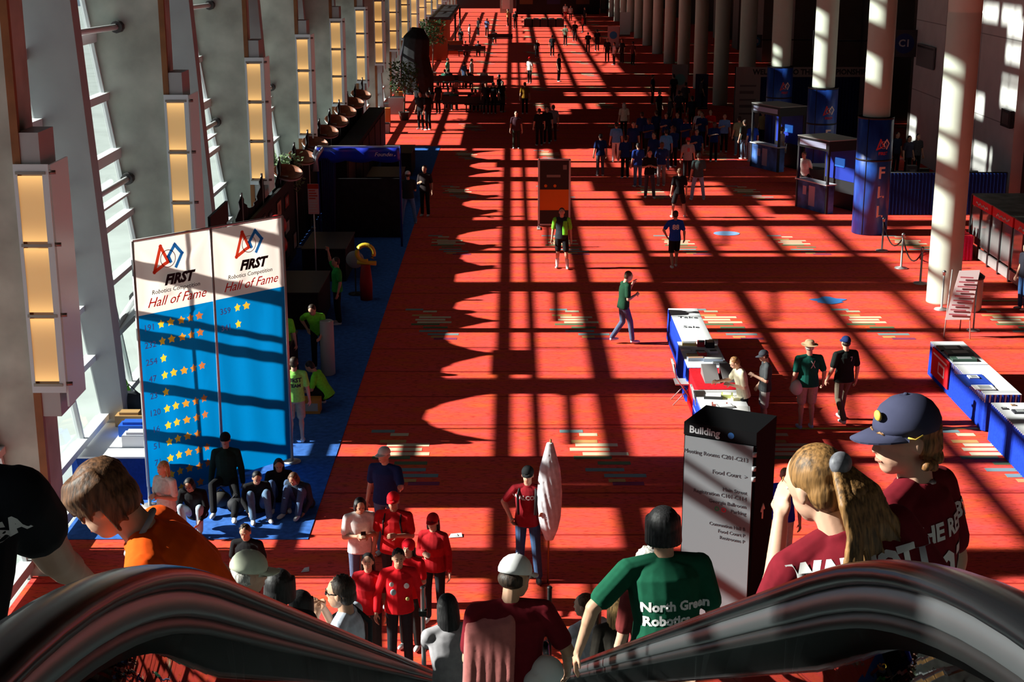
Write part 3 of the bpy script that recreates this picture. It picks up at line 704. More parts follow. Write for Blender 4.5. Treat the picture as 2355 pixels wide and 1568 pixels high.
    # ---- hair, caps
    if hstyle != 'none':
        bm = new(); hr = hrot(); k = s*headscale
        ellip(bm, Hh(0,-.020,.034), (.084*k,.090*k,.088*k), hr, 18, 12)
        ellip(bm, Hh(0,-.045,-.015), (.078*k,.062*k,.075*k), hr, 16, 10)
        if hstyle == 'mop':               # heavy straight fringe over brow and ears
            for i in range(26):
                a = math.radians(-128 + 256*i/25); x, y = .086*math.sin(a), .098*math.cos(a)
                zt = .055; zb = .020 if abs(a) < .9 else (-.012 if abs(a) < 1.75 else -.08)
                capsule(bm, Hh(x*.72, y*.72-.005, .085), Hh(x*.98, y*.98-.004, zt), .020*k, .018*k, 7); capsule(bm, Hh(x*.98, y*.98-.004, zt), Hh(x*1.02, y*1.0, zb + .012*math.sin(i*2.3)), .018*k, .007*k, 7)
        if hstyle == 'bowl':
            for i in range(20):
                a = math.radians(60 + 240*i/19); x, y = .082*math.sin(a), .090*math.cos(a)
                capsule(bm, Hh(x*.9, y*.9, .05), Hh(x, y-.01, -.065), .018*k, .014*k, 7)
        if hstyle in ('long', 'longloose'):
            for i in range(15):
                a = math.radians(95 + 170*i/14); x, y = .080*math.sin(a), .085*math.cos(a)
                capsule(bm, Hh(x*.95, y*.95-.01, .02), Hh(x*1.05, y-.02, -.10), .022*k, .020*k, 7); capsule(bm, Hh(x*1.05, y-.02, -.10), Hh(x*1.0+.01*math.sin(i*3), y*.9-.03, -.24-.03*math.sin(i*1.7)), .020*k, .008*k, 7)
        if hstyle == 'pony':
            ellip(bm, Hh(0,-.105,.03), (.028*k,.03*k,.03*k), hr, 10, 8)
            for i in range(9):
                o_ = .022*math.sin(i*2.1); capsule(bm, Hh(0,-.11,.03), Hh(o_,-.15,-.03), .014*k, .018*k, 7); capsule(bm, Hh(o_,-.15,-.03), Hh(o_*2.2,-.13+.01*math.cos(i),-.22-.012*i), .018*k, .006*k, 7)
        if hstyle == 'curly':
            rr = random.Random(9)
            for i in range(40):
                a = rr.uniform(1.75, 4.55); z = rr.uniform(-.09,.03); ellip(bm, Hh(.082*math.sin(a), .085*math.cos(a)-.012, z), (.018*k,)*3, None, 8, 6)
        if hstyle == 'short' and lod == 0:
            rr = random.Random(4)
            for i in range(46):
                a = rr.uniform(0, 6.28); q = rr.uniform(.2, 1); x, y, z = .08*q*math.sin(a), .085*q*math.cos(a)-.02, .034+.088*math.sqrt(max(0,1-q*q))
                capsule(bm, Hh(x*.9,y*.9,z-.012), Hh(x*1.03+.006,y*1.03+.006,z+.003), .013*k, .006*k, 6)
        if not cap and not hat or hstyle != 'short':
            fuse('hair', bm, hair_mat(hair), t, max(vox*.9, .006), 1, .3)
        else:
            bm.free(); bm = new(); ellip(bm, Hh(0,-.03,-.012), (.081*k,.078*k,.060*k), hr, 16, 10); fuse('hair', bm, hair_mat(hair), t, max(vox, .008), 1, .3)
    k = s*headscale
    if cap:
        cm = cloth(cap, .06); bm = new(); N = 24; rings = []
        for z, r in ((0.012,1.0),(.035,1.02),(.062,.94),(.088,.78),(.108,.52),(.118,.2)):
            rings.append([bm.verts.new(Hh(.088*r*math.cos(2*math.pi*i/N), -.008+.104*r*math.sin(2*math.pi*i/N), z+.012)) for i in range(N)])
        for i in range(5):
            for j in range(N): bm.faces.new((rings[i][j], rings[i][(j+1)%N], rings[i+1][(j+1)%N], rings[i+1][j])).smooth = True
        bm.faces.new(rings[-1]); bm.faces.new(rings[0][::-1]); c_ = obj('cap', bm, cm, t)
        bm = new(); up, dn = [], []
        for i in range(13):
            a = math.radians(18 + 144*i/12); ox, oy = math.cos(a), math.sin(a)
            inn = Hh(.088*ox, -.008+.100*oy, .030); out = Hh(.080*ox*1.05, -.008+.105*oy + .078*math.sin(math.pi*i/12)**.6, .022 - .022*math.sin(math.pi*i/12)**.5*0 - .012*abs(ox))
            up.append((bm.verts.new(inn), bm.verts.new(out))); dn.append((bm.verts.new(inn - RH @ V(0,0,.006)), bm.verts.new(out - RH @ V(0,0,.006))))
        for i in range(12):
            bm.faces.new((up[i][0], up[i][1], up[i+1][1], up[i+1][0])).smooth = True; bm.faces.new((dn[i][0], dn[i+1][0], dn[i+1][1], dn[i][1])).smooth = True
            bm.faces.new((up[i][1], dn[i][1], dn[i+1][1], up[i+1][1]))
        obj('cap_brim', bm, cm, c_)
        bm = new(); ellip(bm, Hh(0,-.008,.132), (.008*k,.008*k,.005*k), None, 8, 6); obj('cap_button', bm, cm, c_)
    if hat:
        bm = new(); N = 24; rings = []
        for z, r in ((.030,1.75),(.022,1.72),(.03,1.05),(.085,.95),(.105,.8),(.11,.2)):
            rings.append([bm.verts.new(Hh(.090*r*math.cos(2*math.pi*i/N), -.008+.104*r*math.sin(2*math.pi*i/N), z+.02)) for i in range(N)])
        for i in range(5):
            for j in range(N): bm.faces.new((rings[i][j], rings[i][(j+1)%N], rings[i+1][(j+1)%N], rings[i+1][j])).smooth = True
        bm.faces.new(rings[-1]); bm.faces.new(rings[0][::-1]); obj('hat', bm, cloth(hat, .08), t)
    t_ = dict(root=t, M=M, HM=HM, T=T, H=Hh, sh=sh, el=el, wr=wr, kn=kn, an=an, P=P, top=top, s=s, RH=RH, RT=RT)
    return t_
def shirt_text(P, txt, size, m, z, x=0, back=True, sx=1, arc=0, name='shirt_print', bold=.0, tilt=0):
    """lettering pressed onto the shirt's own surface"""
    bpy.context.view_layer.update()
    bvh = BVHTree.FromObject(P['top'], bpy.context.evaluated_depsgraph_get())
    o = text_mesh(name, txt, size, m, P['root'], ext=0, bold=bold)
    me = o.data; sg = 1 if back else -1; M = P['M']; s = P['s']
    bm = bmesh.new(); bm.from_mesh(me); bmesh.ops.subdivide_edges(bm, edges=[e for e in bm.edges if e.calc_length() > .03], cuts=2)
    bmesh.ops.triangulate(bm, faces=bm.faces); bm.to_mesh(me); bm.free()
    dirn = (M.to_3x3() @ Vector((0, sg, 0))).normalized()
    for v in me.vertices:
        tx, tz = v.co.x*sx, v.co.y - arc*(v.co.x*sx)**2
        tz += tilt*tx
        # seen from behind the reader's right is the wearer's right; seen from the front it is the wearer's left
        lx = (tx if back else -tx) + x
        st = M @ Vector((lx, -sg*.5, z + tz)); hit = bvh.ray_cast(st, dirn)[0]
        v.co = (hit - dirn*.004) if hit is not None else (M @ Vector((lx, -sg*.14, z+tz)))
    o.rotation_euler = (0,0,0); o.location = (0,0,0); o.scale = (1,1,1)
    return o
def backpack(P, c, m=None):
    bm = new(); M = P['M']
    loft(bm, [(.02,.12,.05,-.17),(.08,.14,.08,-.20),(.3,.13,.085,-.20),(.40,.09,.05,-.18),(.42,.04,.03,-.18)], M, 14)
    for sd in (1,-1): tube(bm, [P['T'](sd*.10,-.12,.42), P['T'](sd*.11,.02,.50), P['T'](sd*.12,.135,.38), P['T'](sd*.14,.10,.18), P['T'](sd*.15,-.1,.08)], .018*P['s'], 8)
    return fuse('backpack', bm, cloth(c), P['root'], .012, 2, .4)

def decal(P, txt, size, m, at, right, up, bold=0, name='sleeve_print'):
    """lettering at a world point, pressed onto the shirt along right x up"""
    bpy.context.view_layer.update(); top = P['top']; inv = (Matrix.Translation(P['root'].location) @ Matrix.Rotation(P['root'].rotation_euler.z, 4, 'Z')).inverted()
    bvh = BVHTree.FromObject(top, bpy.context.evaluated_depsgraph_get()); i3 = inv.to_3x3()
    r = (i3 @ Vector(right)).normalized(); u = (i3 @ Vector(up)).normalized(); n = r.cross(u).normalized(); c = inv @ Vector(at)
    o = text_mesh(name, txt, size, m, P['root'], ext=0, bold=bold); me = o.data
    bm = bmesh.new(); bm.from_mesh(me); bmesh.ops.triangulate(bm, faces=bm.faces); bm.to_mesh(me); bm.free()
    for v in me.vertices:
        st = c + r*v.co.x + u*v.co.y + n*.4; hit = bvh.ray_cast(st, -n)[0]
        v.co = hit + n*.004 if hit is not None else bvh.find_nearest(c + r*v.co.x + u*v.co.y)[0]
    o.location = (0,0,0); o.rotation_euler = (0,0,0); return o
# ================================================================ ESCALATORS
PSI = math.radians(.97)
def E(xe, ye, z): return Vector((xe*math.cos(PSI) - ye*math.sin(PSI), xe*math.sin(PSI) + ye*math.cos(PSI), z))
def rail_z(y):
    if y < .9: return CH - .72
    if y < 2.7: return CH - (.72 + .547*(y-.9)**2/3.6)
    z = CH - 1.21 - .547*(y-2.7)
    return max(z, 1.0) if y < 15.2 else max(1.0, z)
def step_z(y): return rail_z(y) - .95
rubber = mat('handrail_rubber', (.006,.007,.008), .22, spec=.12)
steel2 = mat('brushed_steel', (.42,.44,.45), .28, metal=.9); gasket = mat('black_trim', (.01,.01,.01), .45)
eglass = glassmat('balustrade_glass', (.78,.88,.87), .08, .015)
chan = mat('rail_channel', (.10,.11,.115), .35, metal=.5)
tread = mat('escalator_tread', (.34,.36,.37), .45, metal=.3)
YS = [-1.2 + .12*i for i in range(0, 46)] + [4.3 + .5*i for i in range(0, 23)] + [15.5, 15.8, 16.1, 16.4]
YS = sorted(set(round(y, 3) for y in YS if y <= 16.45))
def sweep(bm, xe, prof, ys=YS, mi=0, closed=True):
    """sweep a small cross profile (dx, dz) along the rail's run"""
    rings = []
    for y in ys:
        d = (rail_z(y+.01)-rail_z(y-.01))/.02; n = Vector((0, -d, 1)).normalized()
        base = Vector((xe, y, rail_z(y)))
        rings.append([bm.verts.new(E(xe+dx, *( (base + n*dz).yz ))) for dx, dz in prof])
    m = len(prof)
    for i in range(len(rings)-1):
        for k in range(m if closed else m-1):
            f = bm.faces.new((rings[i][k], rings[i][(k+1)%m], rings[i+1][(k+1)%m], rings[i+1][k])); f.smooth = True; f.material_index = mi
    if closed: bm.faces.new(rings[0][::-1]); bm.faces.new(rings[-1])
RP = [(-.026,-.038),(-.042,-.030),(-.046,-.014),(-.040,-.003),(-.022,.003),(0,.005),(.022,.003),(.040,-.003),(.046,-.014),(.042,-.030),(.026,-.038)]
def handrail(xe, parent, lab=None):
    bm = new(); sweep(bm, xe, RP)
    # newel turn at the foot
    o = obj('handrail', bm, rubber, parent)
    bm = new(); yy = 16.4; zc = rail_z(yy) - .02
    pts = [E(xe, yy-.02, zc)] + [E(xe, yy + .30*math.sin(math.radians(a)), zc - .30 + .30*math.cos(math.radians(a))) for a in range(10, 181, 17)] + [E(xe, yy-.25, zc-.6)]
    tube(bm, pts, .042, 10); obj('newel_rail', bm, rubber, o)
    bm = new(); sweep(bm, xe, [(-.018,-.085),(-.028,-.078),(-.028,-.045),(-.022,-.036),(.022,-.036),(.028,-.045),(.028,-.078),(.018,-.085)]); obj('rail_channel', bm, chan, parent)
    bm = new(); sweep(bm, xe, [(-.016,-.115),(-.016,-.083),(.016,-.083),(.016,-.115)]); obj('glazing_strip', bm, gasket, parent)
    bm = new(); sweep(bm, xe, [(-.006,-.78),(-.006,-.113),(.006,-.113),(.006,-.78)]); obj('glass_panel', bm, eglass, parent)
    for i in range(12):
        bm = new()
        y = .4 + i*1.35
        a = [E(xe-.002, y, rail_z(y)-.12), E(xe-.002, y+.005, rail_z(y)-.12), E(xe-.002, y+.005, rail_z(y)-.78), E(xe-.002, y, rail_z(y)-.78)]
        prism(bm, a, (.004,0,0)); obj('glass_joint', bm, gasket, parent)
    bm = new(); sweep(bm, xe, [(-.09,-1.0),(-.09,-.80),(-.03,-.76),(.03,-.76),(.09,-.80),(.09,-1.0)]); obj('skirt', bm, steel2, parent)
def flight(x0, x1, rails, lab):
    t = thing('escalator', lab, 'escalator', (0,0,0), 0, 'escalators going down to the red concourse')
    for xe in rails: handrail(xe, t)
    bm = new(); a, b = x0+.1, x1-.1; n = 32; ya, yb = 2.0, 15.7
    st = (yb-ya)/n
    for i in range(n):
        y = ya + i*st; z = step_z(y + st); zb = z - .26
        q = [E(a,y,z), E(b,y,z), E(b,y+st,z), E(a,y+st,z)]; prism(bm, q, (0,0,-.3))
    obj('steps', bm, tread, t)
    bm = new(); prism(bm, [E(a,-3,7.66), E(b,-3,7.66), E(b,2.05,7.66), E(a,2.05,7.66)], (0,0,-.2)); prism(bm, [E(a,15.6,.04), E(b,15.6,.04), E(b,17.3,.04), E(a,17.3,.04)], (0,0,-.03)); obj('landing_plate', bm, steel2, t)
    bm = new(); prism(bm, [E(x0,2.0,7.3), E(x0,15.5,.0), E(x0,15.9,.0), E(x0,15.9,.02), E(x0,2.2,7.5)][:3]+[E(x0,14.0,.0),E(x0,2.0,6.6)], E(x1,0,0)-E(x0,0,0)); obj('truss', bm, mat('truss_cover', (.12,.12,.12), .5), t)
    return t
RL, RR = -.565, .684
flight(RL, RR, (RL, RR), 'middle escalator with black handrails that the camera looks straight down')
flight(-1.72, RL, (-1.72,), 'left escalator carrying the boy in the orange shirt')
flight(RR, 1.98, (1.98,), 'right escalator carrying the boy in the navy cap')
bm = new(); box(bm, -7.2, 6, -7.9, -.0, 7.3, 7.58); struct('floor', bm, concrete)
# posts at the foot of the middle escalator
for px, py, m_ in ((958,1500,steel2),(1270,1480,gasket)):
    p = F(px, 1560, 1.0); t = thing('queue_post', '%s post at the foot of the middle escalator' % ('slim steel' if px < 1000 else 'dark flat'), 'post', (p.x, 16.9, 0))
    bm = new(); lathe(bm, [(.10,0),(.10,.02),(.03,.04),(.03,1.5),(.035,1.52),(.02,1.54)], (0,0,0), 14); obj('post_tube', bm, m_, t)
    bm = new(); box(bm, -.05,.05,-.05,.05,1.15,1.22); obj('collar', bm, gasket, t)
# ================================================================ PEOPLE ON THE ESCALATORS AND AT THEIR FOOT
PI = math.pi
maroon = (.16,.008,.016); red = (.72,.012,.02)
def on(px, py, z, H, k=1.605):            # figure whose head centre is seen at that pixel, z metres off
    r = ray(px, py); p = Vector((0,0,CH)) + r*z
    return Vector((p.x, p.y, p.z - k*H/1.75))
def hd(px, py, H, k=1.605):               # standing on the floor, head centre at that pixel
    p = F(px, py, k*H/1.75); return Vector((p.x, p.y, 0))
W_ = mat('print_white', (.75,.73,.72), .8); ptxt = mat('print_dark', (.03,.03,.04), .8)
def hp(px, py, z): return Vector((0,0,CH)) + ray(px, py)*z
# orange shirt boy
P = person('boy in bright orange t-shirt with brown mop of hair, left escalator', None, PI*.64, 1.72, lod=0, hstyle='mop', hair='brown', shirt=(.95,.10,.004), head_at=hp(238,1145,4.6),
           hyaw=-14, hpitch=-18, aR='down', aL='down', pants=(.30,.34,.38), lean=34, skin='l', headscale=1.06, build=1.1, twist=-18)
bm = new(); tube(bm, [P['T'](.07*math.cos(a), .075*math.sin(a)-.005, .50-.03*math.sin(a)) for a in [i*PI/10 for i in range(21)]], .009, 8); obj('collar', bm, cloth((.3,.3,.32)), P['root'])
# black sleeve person
P = person('person in black shirt with white sleeve letters, bare arm on the rail', None, PI*.02, 1.78, lod=0, hstyle='short', hair='black', shirt=(.010,.011,.014), head_at=hp(-185,905,3.2),
           aR=('to', hp(255,1405,3.85), (0,0,-1)), aL='down', pants=(.25,.26,.28), lean=26, sleeve='tee', skin='l', build=1.15)
decal(P, 'USA', .052, W_, hp(72,1168,3.3), (.93,0,.36), (-.33,.1,.9), bold=.003)
# cap boy
P = person('boy in navy blue cap with yellow badge and maroon shirt, face turned left, right escalator', None, PI*.27, 1.74, lod=0, hstyle='curly', hair='ginger', cap=(.05,.053,.10), head_at=hp(2082,1002,4.85),
           hyaw=52, hpitch=-4, shirt=maroon, aR='down', aL='hold', lean=6, skin='l', headscale=1.08, pants=(.30,.36,.42))
CB = P
bm = new(); ellip(bm, P['H'](-.02,.093,.085), (.022,.010,.018), P['RH'].to_euler(), 12, 8); obj('cap_badge', bm, mat('gold_thread', (.75,.5,.08), .6), P['root'])
bm = new(); tube(bm, [P['H'](-.098,.035,.028), P['H'](-.103,.015,.020), P['H'](-.103,-.01,.030)], .003, 6); obj('cap_stitch', bm, mat('gold_thread', (.75,.5,.08), .6), P['root'])
bm = new(); tube(bm, [P['T'](-.10,.09,.40), P['T'](-.085,.02,.485), P['T'](0,-.075,.50), P['T'](.085,.02,.485), P['T'](.04,.12,.38)], .008, 6); obj('lanyard', bm, mat('lanyard_check', (.35,.3,.3), .7, noise=.9, nscale=60), P['root'])
shirt_text(P, 'THE RED BT', .080, W_, .35, x=.03, bold=.003)
shirt_text(P, '07', .22, W_, .19, x=.03, bold=.006)
# ponytail girl
P = person('girl with long light brown ponytail and maroon shirt lettered on the back, right escalator', None, PI*.06, 1.64, lod=0, hstyle='pony', hair='honey', shirt=maroon, female=True, head_at=hp(1878,1112,4.5),
           hyaw=30, hpitch=-4, htilt=8, aR='down', aL='cam', lean=14, side=-20, skin='l', headscale=1.1, pants=(.35,.38,.42), build=1.18)
GL = P
bm = new(); rr = random.Random(2)
for i in range(38):
    o1 = rr.uniform(-.055,.055); o2 = rr.uniform(-.105,.105); a = P['H'](o1*.4,-.112,.035); b = P['H'](o1*1.3,-.15,-.05+rr.uniform(-.01,.01)); c = P['H'](o2*.9+.01,-.15,-.14); d = P['H'](o2*1.5+.03,-.125-rr.uniform(0,.03),-.20-rr.uniform(0,.07))
    capsule(bm, a, b, .017, .018, 6); capsule(bm, b, c, .018, .014, 6); capsule(bm, c, d, .014, .004, 6)
fuse('ponytail', bm, hair_mat('honey'), P['root'], .006, 1, .3)
bm = new(); ellip(bm, P['H'](.0,-.115,.055), (.040,.028,.036), P['RH'].to_euler(), 14, 10); obj('hair_tie', bm, mat('tie_grey', (.14,.14,.16), .5, noise=.5, nscale=40), P['root'])
decal(P, 'WALCOTT', .088, W_, hp(1956,1272,4.6), (.97,0,.17), (-.17,.2,.95), bold=.006, name='shirt_print')
bm = new(); capsule(bm, P['T'](-.26,-.02,.26), P['T'](-.33,.0,.05), .06, .055, 12); capsule(bm, P['T'](-.24,-.05,.2), P['T'](-.32,.0,.0), .05, .05, 10)
fuse('shoulder_bag', bm, mat('bag_black', (.02,.025,.025), .5), P['root'], .01, 2)
# green shirt man
gm = on(1542,1232,8.4,1.78)
P = person('black-haired man in dark green t-shirt with white back lettering reaching along the handrail', gm, PI*.06, 1.78, lod=0, hstyle='bowl', hair='black', shirt=(.008,.085,.045), headscale=1.12,
           aR='down', aL=('to', hp(1332,1492,8.55), (-1,-.3,-.6)), lean=14, hyaw=-10, skin='t', pants=(.32,.34,.36), build=1.18, handn={-1:(0,0,-1)})
shirt_text(P, 'North Green', .075, W_, .235, x=.03, bold=.003); shirt_text(P, 'Robotics', .075, W_, .155, x=-.03, bold=.003)
# centre man: white cap, maroon shirt, pink hooded top over the shoulder
cpos = on(1178,1345,8.9,1.70)
P = person('man in white cap and maroon shirt riding down the middle escalator with bag', cpos, PI*.04, 1.70, lod=0, cap=(.75,.74,.74), hair='dark', shirt=maroon, aR=((.14,-.02,-.26),(.16,.14,-.40)), aL='hold', lean=16,
           hpitch=-12, hyaw=-50, skin='t', build=1.2, pants=(.04,.04,.06), headscale=1.12)
CM = P
bm = new(); rr = random.Random(12)
for i in range(15):
    u = i/14; x = -.24+.34*u; 
    x = -.27+.26*u; a = P['T'](x*.9, .03, .50-.10*(1-u)); b = P['T'](x,-.125,.38-.06*(1-u)); c = P['T'](x-.03,-.185,.02+.03*math.sin(i*1.9)); d = P['T'](x-.06-.02*math.sin(i),-.17,-.38-.10*(1-u)+.04*math.sin(i*2.3))
    if u > .75: d = P['T'](x-.02,-.17,-.12)
    capsule(bm, a, b, .030, .034, 8); capsule(bm, b, c, .034, .032, 8); capsule(bm, c, d, .030, .024, 8)
o = fuse('hooded_jacket_on_shoulder', bm, cloth((.46,.15,.14)), None, .010, 2); o.name = 'draped_jacket'; tag(o, 'dusty pink jacket slung over the shoulder of the man in white cap', 'jacket'); o.location = P['root'].location; o.rotation_euler = P['root'].rotation_euler
bm = new(); ellip(bm, P['T'](.20,-.06,.06), (.12,.11,.10), None, 14, 10); ellip(bm, P['T'](.12,-.10,.02), (.08,.09,.07), None, 12, 8); o = fuse('carrier_bag', bm, mat('white_plastic', (.72,.72,.73), .4, bump=.6, nscale=12), None, .012, 2)
tag(o, 'crumpled white plastic bag at the hip of the white cap man', 'bag'); o.location = P['root'].location; o.rotation_euler = P['root'].rotation_euler
# left escalator, lower down
P = person('man with sunglasses and white shirt, hand at his mouth, lower on left escalator', on(793,1362,10.9,1.76), PI*.42, 1.76, lod=0, hair='dark', eyes='sun', shirt=(.62,.68,.80), aL='face', aR='face', skin='t', hpitch=-4, pants=(.03,.04,.08), headscale=1.08)
bm = new(); tube(bm, [P['T'](.13,.10,.20),P['T'](.12,.13,.40),P['T'](.10,.0,.52),P['T'](.13,-.14,.38),P['T'](.14,-.13,.1)], .022, 8); obj('strap', bm, mat('strap_black',(.015,.015,.018),.6), P['root'])
P = person('person in pale green patterned cap seen from above behind the left handrail', on(553,1318,8.4,1.66), -PI*.2, 1.66, lod=0, cap=(.55,.58,.45), hair='grey', hyaw=-25, hpitch=-12, shirt=(.05,.05,.06), skin='l', headscale=1.1, aR='down', pants=(.04,.04,.05))
P = person('black-haired person in dark shirt right of the pale green cap', on(640,1352,9.0,1.64), PI*.0, 1.64, lod=0, hair='black', hstyle='bowl', hyaw=-20, shirt=(.02,.02,.025), skin='t', headscale=1.1, pants=(.02,.02,.03))
P = person('short black-haired person in black top lowest behind the left handrail', on(690,1392,10.0,1.60), -.5, 1.60, hair='black', hstyle='bowl', shirt=(.02,.02,.022), skin='t', pants=(.02,.02,.03))
# right escalator, lower down
P = person('woman in white top, brown hair pulled back, leaning on the rail low on right escalator', on(1368,1400,13.2,1.63), PI*.18, 1.63, lod=0, hair='brown', hstyle='pony', female=True, shirt=(.72,.74,.78), sleeve='elbow', aL=('to', E(RR, 14.0, rail_z(14.0)+.05)), hyaw=35, lean=14, pants=(.05,.05,.08))
P = person('woman with long light brown hair over a dark top beside the woman in white', on(1425,1402,12.3,1.62), PI*.05, 1.62, lod=0, hair='blond', hstyle='long', female=True, shirt=(.03,.025,.02), lean=8, pants=(.05,.05,.08))
P = person('man with cropped sandy hair half hidden behind the green shirt man', on(1503,1300,10.3,1.72), PI*.1, 1.72, lod=0, hair='grey', hyaw=20, hpitch=-15, shirt=(.2,.03,.03), headscale=1.08, skin='l')
# middle escalator lower
P = person('person in grey patterned jacket with maroon cuffs, lower on the middle escalator', on(1040,1408,11.3,1.60), PI*.1, 1.60, hair='black', hstyle='long', shirt=(.38,.36,.38), sleeve='long', aL=('to', E(RL+.02, 12.1, rail_z(12.1)+.06)), lean=14, pants=(.03,.03,.04))
# queue at the foot
def lab(t): return t
P = person('man in white cap and navy polo shirt pointing right at the foot of the escalators', hd(885,1045,1.80), PI*.9, 1.80, cap=(.72,.70,.66), shirt=(.015,.03,.12), pants=(.10,.16,.30), aR='down', aL=((.10,.12,-.22),(.20,.36,-.12)), hyaw=-20, hair='grey', build=1.1)
P = person('young man in white shirt looking at a phone beside the red group', hd(826,1155,1.72), PI*1.08, 1.72, shirt=(.80,.74,.72), hair='black', hstyle='bowl', aR='hold', aL='hold', hpitch=-22, pants=(.10,.13,.22), skin='t')
bm = new(); q = P['wr'][1].lerp(P['wr'][-1], .5)+Vector((0,.08,.04)); box(bm, q.x-.035, q.x+.035, q.y-.005, q.y+.005, q.z-.06, q.z+.06); o = obj('phone', bm, mat('phone', (.01,.01,.012), .2)); tag(o, 'small black phone held by the man in white shirt', 'phone'); o.location = P['root'].location; o.rotation_euler = P['root'].rotation_euler
RG = 'red shirt team waiting at the escalators'
P = person('man in red baseball cap and red shirt with black bag straps', hd(905,1150,1.78), PI*.95, 1.78, cap=red, shirt=(.45,.012,.016), pants=(.03,.03,.035), skin='m', group=RG, aR='down', aL='hold', lod=0, build=1.12); backpack(P, (.02,.02,.02))
P = person('woman in red cap with long black hair and red jacket', hd(996,1198,1.66), PI*.92, 1.66, cap=(.55,.012,.02), hstyle='long', hair='black', female=True, shirt=(.42,.012,.018), sleeve='long', pants=(.02,.02,.025), group=RG, lod=0, aR='hold')
P = person('person wearing a bright red head scarf in the middle of the red group', hd(940,1258,1.60), PI*.9, 1.60, hat=None, hair='black', hstyle='long', shirt=red, pants=(.03,.03,.03), group=RG, lod=0, aR='hold', aL='hold')
bm = new(); ellip(bm, P['H'](0,-.015,.035), (.092,.10,.092), P['RH'].to_euler()); ellip(bm, P['H'](0,-.09,-.02), (.04,.03,.06)); obj('head_scarf', bm, cloth((.85,.01,.025)), P['root'])
P = person('dark-haired woman in dark red shirt behind the man with sunglasses', hd(846,1290,1.64), PI*1.0, 1.64, hair='black', hstyle='long', female=True, shirt=(.42,.012,.02), pants=(.03,.03,.03), group=RG, lod=0)
P = person('black-haired man in glossy red jacket with badges, front of the red group', hd(910,1312,1.76)+Vector((0,.45,0)), PI*1.04, 1.76, hair='black', hstyle='short', shirt=red, sleeve='long', skin='t', pants=(.02,.02,.025), group=RG, lod=0, aR='loose', aL='loose', hpitch=-8)
for (dx, dz, r_, c) in ((-.09,.30,.035,(.8,.8,.8)),(.10,.33,.03,(.7,.75,.7)),(.08,.22,.04,(.35,.45,.5)),(-.1,.12,.025,(.6,.6,.2))):
    bm = new(); ellip(bm, P['T'](dx,.135,dz), (r_,.012,r_*1.1)); obj('badge', bm, mat('badge_%d' % int(c[2]*99), c, .5), P['root'])
P = person('boy in black t-shirt standing on the red carpet below the blue corner', hd(566,1218,1.62), PI*.97, 1.62, hair='dark', shirt=(.012,.012,.014), pants=(.03,.03,.04), skin='m', hpitch=-14, lod=0)
# flag man
fp = F(1213,1330); P = person('man in maroon t-shirt, black cap and jeans holding a furled white flag', fp, PI*.97, 1.82, cap=(.015,.016,.018), hair='dark', shirt=(.28,.012,.02), pants=(.045,.09,.19), aR='hip', aL=('to', fp+Vector((.27,-.12,1.15))), lod=0, shoe=(.1,.1,.1), legs='contra')
shirt_text(P, 'WALCOTT', .085, W_, .34, back=False, bold=.003)
bm = new(); tube(bm, [P['T'](-.12,.14,.10),P['T'](-.13,.13,.38),P['T'](-.11,.0,.50)], .02, 8); tube(bm, [P['T'](.12,.14,.10),P['T'](.13,.13,.38),P['T'](.11,.0,.50)], .02, 8); obj('strap', bm, mat('strap_black',(.015,.015,.018),.6), P['root'])
t = thing('flag', 'furled silvery white flag on a pole held upright by the man in maroon', 'flag', fp + Vector((.30,-.14,0)))
bm = new(); tube(bm, [(0,0,0),(.03,0,2.25)], .014, 8); obj('flagpole', bm, mat('brass', (.3,.16,.05), .4, metal=.6), t)
bm = new(); rr = random.Random(8)
for i in range(12):
    a = i*.52; r0 = .05; pts = []; rs = []
    for q in range(9):
        z = 2.2 - q*.19; w = (.03,.07,.11,.13,.14,.14,.13,.10,.04)[q]; pts.append((.02+w*math.cos(a+q*.25), w*.6*math.sin(a+q*.25), z)); rs.append((.02,.03,.04,.045,.045,.045,.04,.035,.02)[q])
    tube(bm, pts, rs, 8)
o = fuse('flag_cloth', bm, mat('flag_satin', (.68,.66,.70), .4, noise=.25, nscale=7, bump=.5), t, .016, 1)
# paper on the carpet
for px, py, w in ((1048,1233,.22),(703,1312,.12)):
    bm = new(); p = F(px, py); poly(bm, [(-w/2,-.08,.01),(w/2,-.05,.012),(w/2-.02,.1,.02),(-w/2+.03,.08,.012)]); prism(bm, [(-.05,-.02,.012),(.04,-.03,.02),(.0,.05,.03)], (0,0,.004)); o = obj('paper_scrap', bm, W_); o.location = p
    tag(o, '%s white paper scrap lying on the red carpet %s' % (('larger','right of the red group') if w > .2 else ('tiny','left of the sunglasses man')), 'paper')
# kiosk sign
kp = AD(1683,1150,19.4); kx = kp.x
t = thing('directory_sign', 'tall grey and black directory sign pillar beside the right escalator', 'sign', (3.0, 19.45, 0), -math.radians(28))
kg = mat('sign_grey', (.17,.18,.195), .5); kb = mat('sign_black', (.006,.006,.007), .85, spec=.05); kt = mat('sign_ink', (.06,.06,.07), .6); kl = mat('sign_pale', (.35,.36,.38), .6)
bm = new(); box(bm, -.52, .52, -.36, .46, 0, 2.86); obj('pillar', bm, kb, t)
bm = new(); box(bm, -.50, .48, -.385, -.36, .05, 2.66); obj('face_panel', bm, kg, t)
bm = new(); box(bm, -.52, .52, -.385, -.36, 2.68, 2.86); obj('header', bm, kb, t)
text_mesh('sign_text', 'Building', .14, kl, t, (-.44,-.39,2.765), align='LEFT', bold=.004)
bm = new(); ring(bm, (.16,2.765), .045, .0, -.388, 18); obj('blue_dot', bm, mat('sign_blue', (.02,.1,.3), .5), t)
